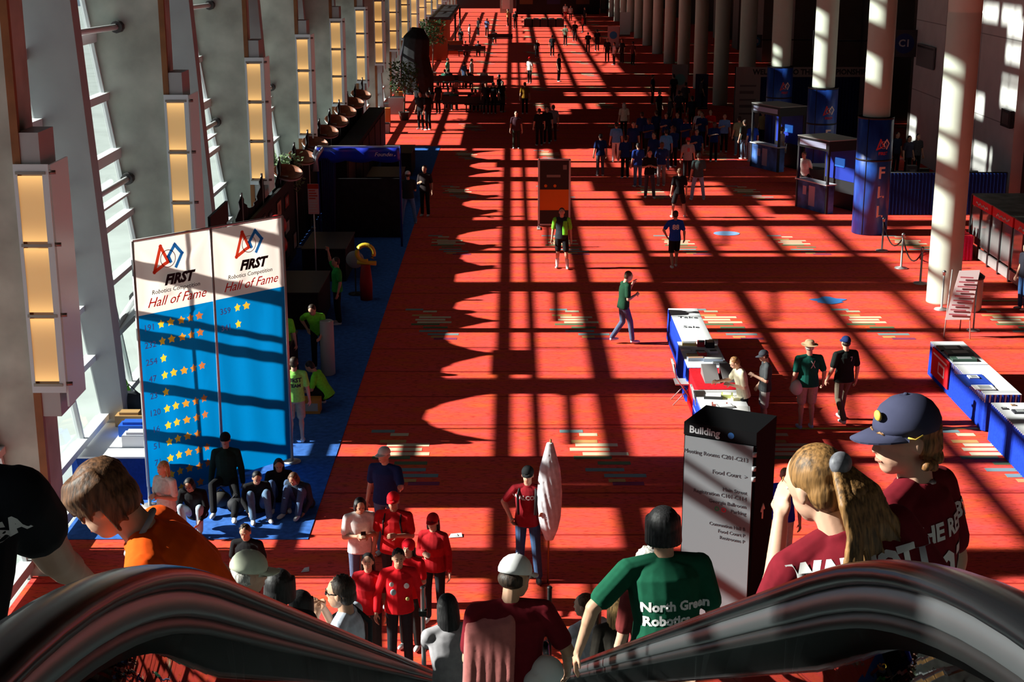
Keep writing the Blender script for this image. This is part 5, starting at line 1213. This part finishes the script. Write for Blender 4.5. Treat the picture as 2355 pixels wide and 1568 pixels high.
for z in (1.75, 2.25): bm = new(); ellip(bm, (0,0,z), (.24,.24,.28)); obj('balloon', bm, mat('balloon_darkred', (.35,.005,.01), .35), t)
bm = new(); tube(bm, [(0,0,.02),(0,0,1.5)], .01, 6); obj('string', bm, dk, t)
t = thing('hanging_placard', 'black placard above the drape wall behind the tall banner', 'placard', (-6.45, 31.2, 0)); bm = new(); box(bm, -.03,.03,0,2.0,3.05,3.5); obj('board', bm, board, t)
for yy in (.2, 1.8): bm = new(); tube(bm, [(0,yy,0),(0,yy,3.1)], .02, 6); obj('leg', bm, dk, t)
# ================================================================ PEOPLE ON THE CONCOURSE
lime = (.22,.85,.05); navy = (.012,.03,.13); royal = (.015,.07,.45); sky = (.12,.38,.80); blk = (.012,.012,.014); jeans = (.07,.12,.24); pale = (.72,.72,.72); khaki = (.45,.38,.27)
def fl(px, py): return F(px, py)
# lime shirt team at the left booths
GT = 'team in lime green shirts'
P = person('lime shirt person seen from behind beside the tall banner, tan shorts', fl(683,1018), PI*.05, 1.72, hair='dark', shirt=(.35,.9,.16), pants=khaki, plen='short', skin='l', group=GT, shoe=(.75,.75,.75), aL='fwd'); shirt_text(P, 'FIRST', .11, ptxt, .34, bold=.004); shirt_text(P, 'TEAM', .09, ptxt, .23, bold=.004)
person('lime shirt person crouching over a box at the edge of the blue carpet', fl(742,935)+Vector((.1,0,.014)), PI*.45, 1.7, legs='squat', lean=30, hpitch=-20, hair='black', shirt=lime, pants=blk, aR='reach', aL='reach', group=GT, skin='m')
P = person('lime shirt person half hidden by the right edge of the tall banner', fl(655,880), PI*.03, 1.72, hair='black', shirt=lime, pants=navy, group=GT); shirt_text(P, 'FIRST', .11, ptxt, .34, bold=.004)
person('lime shirt man bending forward with head down in the black booth', fl(735,850), PI*.95, 1.76, lean=38, hpitch=-15, hair='dark', shirt=lime, pants=blk, aR='hip', aL='reach', group=GT)
person('lime sleeved person raising an arm with a pale object in the black booth', fl(778,745), PI*.6, 1.72, hair='dark', shirt=(.03,.35,.06), pants=blk, aR='up', aL='down', group=GT, skin='m')
q0 = F(712,915,.3); bm = new(); box(bm, -.22,.22,-.16,.16,0,.28); box(bm, -.18,.18,-.165,-.16,.06,.22,1); o = obj('crate', bm, [mat('box_orange', (.5,.2,.04), .6), gr]); o.location = (q0.x,q0.y,.014); tag(o, 'small orange box in front of the crouching lime shirt person', 'box')
P = person('lime green jacket person leaning at the bright window left of the banner', Vector((AD(270,860,26.5).x+.15, 26.5, 0)), PI*.55, 1.74, hair='dark', shirt=lime, sleeve='long', pants=blk, lean=20, group=GT, aR='fwd', aL='fwd')
bm = new(); ellip(bm, (0,0,.25), (.3,.22,.24)); tube(bm, [(-.2,0,.4),(0,0,.62),(.2,0,.4)], .02, 6); o = fuse('duffel_bag', bm, mat('duffel', (.03,.035,.04), .6), None, .02, 2); o.location = AD(300,935,26.0)*Vector((1,1,0)) + Vector((0,0,.75)); tag(o, 'black duffel bag by the window left of the banner', 'bag')
bm = new(); box(bm, -.9,.5,-1.2,1.0,0,.75); box(bm, -.92,.52,-1.22,1.02,.75,.78,1); o = obj('window_table', bm, [nb2, tw]); o.location = (-6.55,24.9,.014); tag(o, 'low table with blue cover between the window and the banner', 'table')
for i, (px, py, c, nm) in enumerate(((285,1000,(.5,.3,.12),'tan cardboard box'),(310,1035,(.02,.12,.6),'blue folded cloth'),(300,1060,(.8,.8,.85),'white crumpled bag'))):
    def f(bm): box(bm, -.25,.25,-.15,.15,0,.2); box(bm, -.18,.16,-.1,.1,.2,.25,0)
    item('window_box', '%s on the low table by the window' % nm, 'box', (-6.85+.2*i, 25.4-.55*i, .80), f, mat('wb_%d' % i, c, .6), 'goods on the window table')
# sitters at the foot of the banner
GS = 'people at the foot of the tall banner'
P = person('woman in white shirt and black skirt standing left of the banner foot', hd(377,1075,1.62), PI*.85, 1.62, hair='blond', hstyle='long', female=True, shirt=(.75,.78,.75), pants=(.012,.012,.014), plen='short', aR='hold', aL='hold', hyaw=-15, lod=0, group=GS, skin='l'); 
bm = new(); loft(bm, [(-.42,.24,.18,0),(-.2,.21,.15,0),(.0,.17,.12,0),(.06,.165,.115,0)], P['M']); fuse('skirt', bm, cloth((.012,.03,.022)), P['root'], .014, 1)
person('person in black with pale blue striped trousers squatting at the banner foot', F(455,1215,.014), PI*.97, 1.68, legs=(.32, ((.16,.34,.50),(.13,.30,.08)), ((.16,.34,.50),(.13,.30,.08))), hair='black', hstyle='bowl', shirt=blk, sleeve='long', pants=(.42,.52,.62), aR='knee', aL='knee', lean=24, hpitch=-20, lod=0, group=GS, skin='m')
person('man in dark jacket and green shirt sitting against the banner', F(525,1155,.014), PI*1.02, 1.76, legs='sit2', hair='black', cap=(.012,.012,.014), shirt=(.012,.03,.02), sleeve='long', pants=blk, lod=0, group=GS, lean=-6, skin='m', pel=(0,0,.45))
person('person in dark top sitting with knees drawn up at the right of the banner foot', F(645,1150,.014), PI*1.05, 1.66, legs='sit', hair='black', hstyle='long', shirt=blk, sleeve='long', pants=jeans, aR='knee', aL='knee', lean=14, hpitch=-15, group=GS, lod=0, skin='m')
person('person in jeans and dark top curled forward at the far right of the banner foot', F(700,1165,.014), PI*.9, 1.66, legs='sit', hair='brown', hstyle='bowl', shirt=(.03,.04,.06), sleeve='long', pants=jeans, aR='knee', aL='knee', lean=32, hpitch=-20, group=GS, lod=0, skin='m')
person('person in pale jeans sitting between the banner foot sitters', F(590,1175,.014), PI*1.1, 1.66, legs='sit', hair='black', hstyle='short', shirt=blk, sleeve='long', pants=(.12,.2,.32), aR='knee', aL='knee', lean=20, hpitch=-18, group=GS, skin='m')
for i, (px, py) in enumerate(((510,1165),(545,1180))):
    def f(bm): ellip(bm, (0,0,.14), (.17,.13,.14)); tube(bm, [(-.08,0,.25),(0,0,.34),(.08,0,.25)], .015, 6)
    o = item('backpack', '%s dark backpack lying on the blue carpet by the sitters' % ('left','right')[i], 'bag', F(px, py, .014), f, mat('bag_%d' % i, ((.05,.045,.04),(.02,.02,.025))[i], .7))
P = person('man in dark shirt and blue jeans with white cap standing at the booth edge', fl(940,515), PI*.06, 1.82, cap=(.7,.7,.7), hair='dark', shirt=(.02,.03,.035), pants=(.14,.28,.55), legs='wide', aR='hold', aL='hold', shoe=(.4,.4,.4))
person('person in all dark clothes beside the man in blue jeans at the booth', fl(978,497), PI*.9, 1.78, hair='black', shirt=(.03,.02,.022), pants=(.015,.02,.018), aR='hold', skin='m')
# middle of the hall
P = person('man in black vest with lime green sleeves, black shorts and white socks', fl(1291,616), PI*.98, 1.80, hair='dark', shirt=(.03,.04,.05), pants=blk, plen='short', skin='l', aR='down', aL='down', legs='contra', shoe=(.75,.75,.75))
for sd, c in ((1,1),(-1,1)): bm = new(); capsule(bm, P['sh'][sd]+Vector((0,0,.0)), P['sh'][sd].lerp(P['el'][sd],.8), .078, .07); fuse('lime_sleeve', bm, cloth(lime), P['root'], .014, 1)
bm = new(); loft(bm, [(.02,.08,.03,.115),(.25,.08,.03,.125),(.42,.06,.03,.10)], P['M'], 12); o = fuse('lime_front', bm, cloth(lime), P['root'], .014, 1); o.location = (-.10,0,0)
for sd in (1,-1): bm = new(); capsule(bm, P['an'][sd], P['an'][sd].lerp(P['kn'][sd],.4), .045, .058); fuse('sock', bm, cloth((.75,.75,.75)), P['root'], .014, 1)
P = person('boy in royal blue shirt numbered on the back with black shorts', fl(1550,618), PI*.02, 1.74, hair='dark', shirt=royal, pants=blk, plen='short', skin='m', aR='loose', aL='hip', legs='walk', build=.95); shirt_text(P, '88', .20, W_, .30, bold=.006)
person('man in dark green t-shirt and jeans walking right with hand raised to his chest', fl(1432,790), -PI*.42, 1.80, hair='brown', shirt=(.012,.055,.028), pants=(.10,.13,.22), legs='walk', aR='hold', aL='face', lean=5, hpitch=-15, shoe=(.6,.6,.62), skin='l')
P = person('man in tan sun hat, dark green shirt and patterned shorts seen from behind', fl(1852,985), PI*.04, 1.80, hat=(.62,.42,.25), hair='grey', shirt=(.008,.10,.075), pants=(.55,.42,.36), plen='short', skin='l', aR='loose', aL='down', lod=0, build=1.15, shoe=(.5,.6,.8)); shirt_text(P, 'X', .2, W_, .34, x=.04, sx=.7)
bm = new(); ellip(bm, P['T'](-.22,-.02,-.12), (.12,.14,.16)); o = fuse('carrier_bag', bm, mat('white_plastic', (.7,.7,.72), .4), None, .014, 2); tag(o, 'white carrier bag hanging at the left hand of the sun hat man', 'bag'); o.location = P['root'].location; o.rotation_euler = P['root'].rotation_euler
P = person('person in black shirt and dark blue cap walking beside the sun hat man', fl(1935,972), PI*.1, 1.80, cap=(.012,.03,.12), hair='dark', shirt=(.010,.014,.013), pants=(.14,.11,.08), skin='l', aR='down', aL='loose', lod=0, legs='walk', build=1.1); shirt_text(P, '7', .12, W_, .36, x=.06)
P = person('ginger boy in cream shirt looking down at the nearest white table', hd(1712,828,1.66), PI*.55, 1.66, hair='ginger', shirt=(.72,.66,.48), pants=blk, aR='reach', aL='hold', hpitch=-25, lean=12, lod=0, skin='l')
P = person('boy in dark grey and black shirt behind the cream shirt boy at the tables', fl(1755,985), PI*.5, 1.62, hair='dark', cap=(.08,.09,.11), shirt=(.06,.065,.07), pants=(.5,.48,.45), plen='short', aR='loose', aL='hold', hpitch=-15, skin='l', lod=0)
P = person('person in royal blue shirt partly hidden behind the directory sign', hd(1806,1092,1.66), PI*.9, 1.66, hair='blond', shirt=(.02,.04,.75), pants=pale, lod=1)
person('dark figure in blue jeans at the right edge by the glass kiosk', fl(2350,712), PI*.6, 1.78, hair='black', shirt=(.02,.02,.03), pants=(.03,.08,.2))
person('brown-haired man in white shirt leaning on the black podium', fl(1850,462)+Vector((.1,.6,0)), PI*.8, 1.78, hair='brown', shirt=(.6,.58,.55), pants=blk, skin='m', lean=18)
person('man in white shirt behind the FLL column wrap', fl(1935,470)+Vector((-.25,.9,0)), PI*.4, 1.78, hair='grey', shirt=(.75,.72,.66), pants=(.4,.36,.3))
# crowd
def crowd(px, py, c, pc, lb, rz=0, lod=1, **k): return person(lb, fl(px, py), rz, k.pop('H', 1.72), shirt=c, pants=pc, lod=lod, **k)
GN = 'group in navy shirts at the middle right of the hall'
crowd(1416,373, sky, pale, 'person in sky blue shirt and white trousers, leftmost front of the crowd', .1, hair='dark')
crowd(1380,405, navy, (.10,.10,.12), 'person in navy top and grey jeans left of the navy shirt group', .2, hair='black')
crowd(1434,318, (.8,.76,.62), (.03,.03,.03), 'grey-haired person in cream and yellow top behind the sky blue shirt', .3, hair='grey', hstyle='longloose', H=1.7)
for i, (px, py, rz, pc, c) in enumerate(((1437,410,.2,blk,navy),(1455,372,3.0,blk,navy),(1490,362,3.3,blk,navy),(1466,430,.3,jeans,(.012,.035,.2)),(1502,402,2.6,blk,navy),(1520,428,.2,(.25,.2,.2),navy),(1530,348,3.1,blk,navy),(1556,346,2.8,blk,navy),(1548,385,.5,blk,navy),(1612,345,2.9,blk,navy),(1475,345,.0,blk,navy),(1575,360,3.4,blk,navy),(1600,392,3.0,blk,navy),(1508,340,.4,blk,navy),(1640,372,3.1,blk,navy))):
    crowd(px, py, c, pc, 'navy shirt person at the %s of the crowd group' % ['front left','back left','back centre','light jeans front','middle','brown trousers front','rear centre','rear right','inner right','far right rear','rear left','inner rear','right middle','hindmost','outer right'][i], rz, group=GN, hair=['black','dark','brown'][i%3], skin=['m','t','d'][i%3], aR=['hold','down','cross'][i%3])
crowd(1530,392, sky, jeans, 'person in bright blue and white shirt inside the navy group', .1, hair='dark')
crowd(1492,455, blk, (.06,.07,.09), 'man in black t-shirt and dark jeans facing the camera, arms forward', PI, skin='m', aR='hold', aL='hold', H=1.8, hair='black', legs='contra')
P = crowd(1580,418, (.35,.32,.33), blk, 'person in grey shirt with red number and red cap', .05, cap=(.5,.01,.02), H=1.76); shirt_text(P, '8', .2, wr_, .30, bold=.006)
crowd(1560,500, blk, (.02,.02,.02), 'person in black shirt and shorts with bare legs in front of the crowd', .1, plen='short', hair='brown', H=1.74, legs='wide')
crowd(1604,460, (.05,.08,.08), (.28,.40,.58), 'person in black and white top with pale blue jeans, legs apart', .1, legs='wide', hair='dark', H=1.78, aR='hold')
crowd(1606,340, (.62,.66,.75), royal, 'person in white and blue top at the back right of the crowd', 2.9, hair='blond')
crowd(1632,338, (.75,.01,.015), blk, 'person in bright red shirt at the back right of the crowd', 2.8, hair='brown', aR='hold', aL='hold')
crowd(1664,350, (.15,.32,.75), blk, 'person in mid blue shirt right of the red shirt', 3.0, hair='brown', aR='hold')
crowd(1697,358, (.30,.36,.22), (.10,.24,.34), 'person in pale green patterned top and teal jeans', .1, hair='black', H=1.74)
crowd(1710,366, (.05,.06,.05), (.18,.26,.38), 'person in dark top and washed jeans near the fourth column', .5, hair='dark')
crowd(1728,372, royal, pale, 'person in royal blue shirt and white trousers near the fourth column', .3, hair='black')
crowd(1752,340, (.3,.28,.12), blk, 'yellow-haired person by the far kiosk', 2.2, hair='blond')
crowd(1795,385, (.55,.52,.5), blk, 'person in pale grey top at the kiosk counter', -1.4, hair='brown')
crowd(1810,375, (.5,.5,.5), blk, 'second person in grey top at the kiosk counter', -1.2, hair='dark')
crowd(1187,342, (.05,.02,.03), (.02,.03,.02), 'dark clothed person with white shoes near the middle of the hall', PI, hair='black', shoe=(.6,.6,.6))
crowd(1240,335, blk, blk, 'black clothed person near the poster frame, left of the grey shirt', .2, hair='black')
crowd(1258,330, blk, blk, 'black clothed person right beside the grey shirt person', 2.9, hair='black')
crowd(1272,325, (.22,.24,.28), (.06,.02,.02), 'person in grey shirt beyond the poster frame', .3, hair='dark')
crowd(1207,262, (.28,.13,.01), blk, 'person in ochre yellow shirt', .1, hair='dark')
GD = 'dark figures in the shaded right aisle'
for i, (px, py) in enumerate(((1560,285),(1575,262),(1590,300),(1548,240),(1612,250),(1500,240),(1515,285),(1540,300),(2058,400),(2085,410),(2105,405))):
    crowd(px, py, [(.03,.03,.05),(.05,.045,.05),(.02,.03,.06)][i%3], blk, 'dark clothed figure standing in the shaded right aisle', rr.uniform(0,6), lod=2 if i < 8 else 1, group=GD, hair='black', skin='m')
# far hall
GF = 'distant figures down the hall'
far = [(985,300,blk,blk,'tall person in black, left of a close pair',1.95),(968,298,blk,blk,'broad person in black, right of a close pair',1.9),(1218,192,(.7,.68,.66),blk,'person in white shirt and red cap on a far sun patch',1.72),(1285,188,blk,blk,'dark person beside a far sun patch edge',1.85),(1270,130,blk,blk,'dark person on the far lit carpet, left',1.7),(1300,105,(.1,.15,.1),blk,'person in dark green far down the hall',1.8),(1235,133,blk,blk,'low dark person on the lit carpet',1.4),(1322,95,blk,blk,'dark person near the far end, right',1.8),(1340,75,(.4,.02,.02),blk,'person in red far down the hall',1.75),(1352,122,blk,blk,'dark person on the last wide sun patch',1.7),(1373,118,blk,blk,'dark person beside the last wide sun patch',1.8),(1396,143,blk,blk,'dark person at the edge of the right aisle',1.8),(1412,150,(.5,.45,.45),blk,'person with pale top at the right aisle edge',1.7),(1430,145,blk,blk,'dark person under the white banner',1.8),(1455,150,(.08,.02,.02),blk,'person in dark red near the right aisle',1.75),(1300,45,(.7,.7,.7),(.3,.02,.02),'tiny person in white far at the end',1.8),(1312,48,(.6,.6,.6),blk,'tiny second person in white far at the end',1.7),(1168,60,(.4,.3,.1),blk,'tiny person in tan far at the left',1.8),(1185,66,blk,blk,'tiny dark person far at the left',1.8),(1345,58,blk,blk,'tiny tall dark person far right',1.9)]
for px, py, c, pc, lb, H_ in far: crowd(px, py, c, pc, lb, rr.uniform(0,6), lod=2, H=H_, hair='black', skin='m', group=GF, cap=(.7,.01,.01) if 'red cap' in lb else None)
# seated people on benches at the far left
GB = 'people seated on the far left benches'
def bench(lb, px, py, w=1.7, rz=0):
    t = thing('bench', lb, 'bench', fl(px, py), rz, 'dark benches at the far left'); bm = new(); box(bm, -w/2,w/2,-.22,.22,.40,.46); obj('seat', bm, dk, t)
    bm = new(); box(bm, -w/2,w/2,-.24,-.20,.5,.85); obj('backrest', bm, dk, t)
    for sx in (-1,1): bm = new(); box(bm, sx*w/2-sx*.1-.03, sx*w/2-sx*.1+.03, -.2,.2,0,.4); obj('leg', bm, dk, t)
for i, (px, py, n) in enumerate(((1010,252,2),(1065,256,2),(1115,258,1),(1005,205,2),(1050,203,1),(1095,205,2),(1040,128,1),(1085,130,2),(1150,100,1))):
    bench('%s dark bench at the far left of the hall, counted from its nearest left one' % ords[i], px, py, 2.2)
    b0 = fl(px, py)
    for j in range(n):
        person('person sitting on the %s far left bench' % ords[i] + (', left one' if n > 1 and j == 0 else ', right one' if n > 1 else ''), b0 + Vector((-.5+j*1.0,.02,-.02)), [0,PI*.98,.1][i%3]*0, 1.72, legs='chair', lod=2, group=GB, hair='black', skin='m',
               shirt=[(.03,.03,.04),(.5,.5,.48),(.05,.18,.12),(.02,.02,.025),(.35,.02,.03)][(i*2+j)%5], pants=blk, aR='knee', aL='knee')
for i, (px, py, c) in enumerate(((1008,262,blk),(1118,262,blk),(1135,262,blk),(1155,258,blk),(1148,240,blk),(960,262,blk),(962,215,blk),(1030,195,(.1,.5,.3)),(1068,205,(.03,.05,.1)),(1085,196,(.65,.65,.6)),(1080,100,(.7,.7,.7)),(1100,82,blk),(1120,84,(.1,.15,.3)),(1060,112,blk))):
    crowd(px, py, c, blk, '%s figure standing among the far left benches' % ords[i], rr.uniform(0,6), lod=2, group='standing figures among the benches', hair='black', skin='m')
# ---------------------------------------------------------------- far left structures
t = thing('concession_stand', 'orange walled concession stand with a dark flat roof far left', 'stand', (0,0,0))
og = mat('stand_orange', (.26,.055,.015), .7)
a = F(985,140)
bm = new(); box(bm, -6.3, -4.9, a.y, a.y+.3, 0, 3.05); obj('front_wall', bm, og, t)
bm = new(); box(bm, -6.25, -5.2, a.y+12, a.y+12.3, 0, 2.9); box(bm, -6.25,-3.9,a.y+6,a.y+6.2,0,1.1); obj('counter', bm, og, t)
bm = new(); box(bm, -6.25, -4.6, a.y-.6, a.y+20, 3.1, 3.3); obj('roof', bm, dk, t)
for y_ in (a.y+8, a.y+19): bm = new(); tube(bm, [(-4.6,y_,0),(-4.6,y_,3.1)], .08, 8); obj('roof_post', bm, dk, t)
t = thing('draped_tower', 'tall black draped tower with silver edges beneath the far wall lights', 'tower', (F(960,215).x, F(960,215).y, 0))
bm = new(); tube(bm, [(0,0,0),(0,0,1.0),(-.1,0,2.2),(.0,0,3.3),(.1,0,3.9)], [1.0,1.0,.85,.8,.35], 12); fuse('black_drape', bm, drape, t, .05, 2)
bm = new(); tube(bm, [(-1.0,-.2,1.0),(-.98,-.2,2.2),(-.7,-.2,3.3),(-.3,-.2,3.9)], .06, 6); obj('silver_edge', bm, slv, t)
for i, (px, py, w, h) in enumerate(((900,252,1.5,.35),(868,305,1.2,.45),(912,262,.8,.9))):
    p = fl(px, py); bm = new(); box(bm, -w/2,w/2,-.3,.3,0,h); box(bm, -w/2+.06,w/2-.06,-.24,.24,h,h+.03,1); o = obj('planter_block', bm, [mat('block_grey', (.33,.33,.33), .8), dk]); o.location = p; tag(o, '%s grey block beside the window wall beyond the booths' % ('low wide','low nearer','taller narrow')[i], 'block')
for i, (px, py) in enumerate(((918,250),(888,292))):
    p = fl(px, py); t = thing('striped_bin', '%s orange and cream striped bin by the window wall' % ('farther','nearer')[i], 'bin', p, 0, 'striped bins')
    bm = new(); box(bm, -.22,.0,-.2,.2,0,.95); obj('cream_half', bm, mat('bin_cream', (.55,.5,.25), .6), t); bm = new(); box(bm, 0,.22,-.2,.2,0,.95); obj('orange_half', bm, mat('bin_orange', (.5,.16,.03), .6), t)
for i, (px, p0, p1, w, c) in enumerate(((1437,82,28,1.0,(.5,.47,.5)),(1410,112,60,.95,(.35,.3,.32)),(1562,235,148,.9,(.25,.27,.28)),(1612,250,170,.7,(.05,.05,.12)))):
    q = fl(px, p0); z = 9.3 - 0; r_ = ray(px, p1); hgt = CH + r_.z*q.y/r_.y
    t = thing('standing_banner', '%s upright banner in the right aisle' % ('tall white, farthest','white with blue disc','grey with teal disc','slim dark blue')[i], 'banner', q, 0, 'upright banners in the right aisle')
    bm = new(); box(bm, -w/2,w/2,-.02,.02,.1,hgt); obj('banner_sheet', bm, mat('sb_%d' % i, c, .7), t); bm = new(); box(bm, -w/2,w/2,-.2,.2,0,.06); obj('foot', bm, dk, t)
    if i in (1,2): bm = new(); ring(bm, (0,hgt*.6), .32, 0, -.024, 20); obj('disc', bm, mat('sbd_%d' % i, ((.02,.2,.5),(.1,.35,.38))[i-1], .6), t)
t = thing('far_stage', 'black stage block closing the far end of the hall', 'stage', (0, F(1280,33).y, 0))
a, b = F(1187,33).x, F(1378,33).x
bm = new(); box(bm, a, b, 0, 3, 0, 6.5); obj('stage_wall', bm, mat('stage_black', (.006,.006,.008), .8), t)
for i, (u, c) in enumerate(((.12,(.08,.05,.02)),(.45,(.01,.015,.06)),(.8,(.07,.03,.01)))):
    bm = new(); x = a+(b-a)*u; box(bm, x-.8, x+.8, -.03, 0, 1.2, 2.2); obj('stage_sign', bm, mat('ss_%d' % i, c, .7), t)
for i, (px, w) in enumerate(((1165,1.6),(1388,.8))):
    q = fl(px, 30); bm = new(); box(bm, -w/2,w/2,-.2,.2,0,4.2); box(bm, -w/3,w/4,-.22,-.2,.5,3.8,1); o = obj('pale_panel', bm, [mat('pp_grey', (.35,.38,.33), .7), mat('pp_white', (.6,.62,.58), .6)]); o.location = q; tag(o, 'pale panel standing %s of the far black stage' % ('left','right')[i], 'panel')
# dark table row at the far end
for i in range(5):
    q = fl(1215+i*18, 62); bm = new(); box(bm, -.45,.45,-.35,.35,0,.8); box(bm, -.3,.25,-.2,.2,.8,.92,1); o = obj('dark_table', bm, [dk, gr if i % 2 else mat('far_green', (.2,.35,.25), .7)]); o.location = q; tag(o, '%s dark table from the left in the row before the far stage' % ords[i].replace('nearest','first'), 'table', 'dark tables before the far stage')
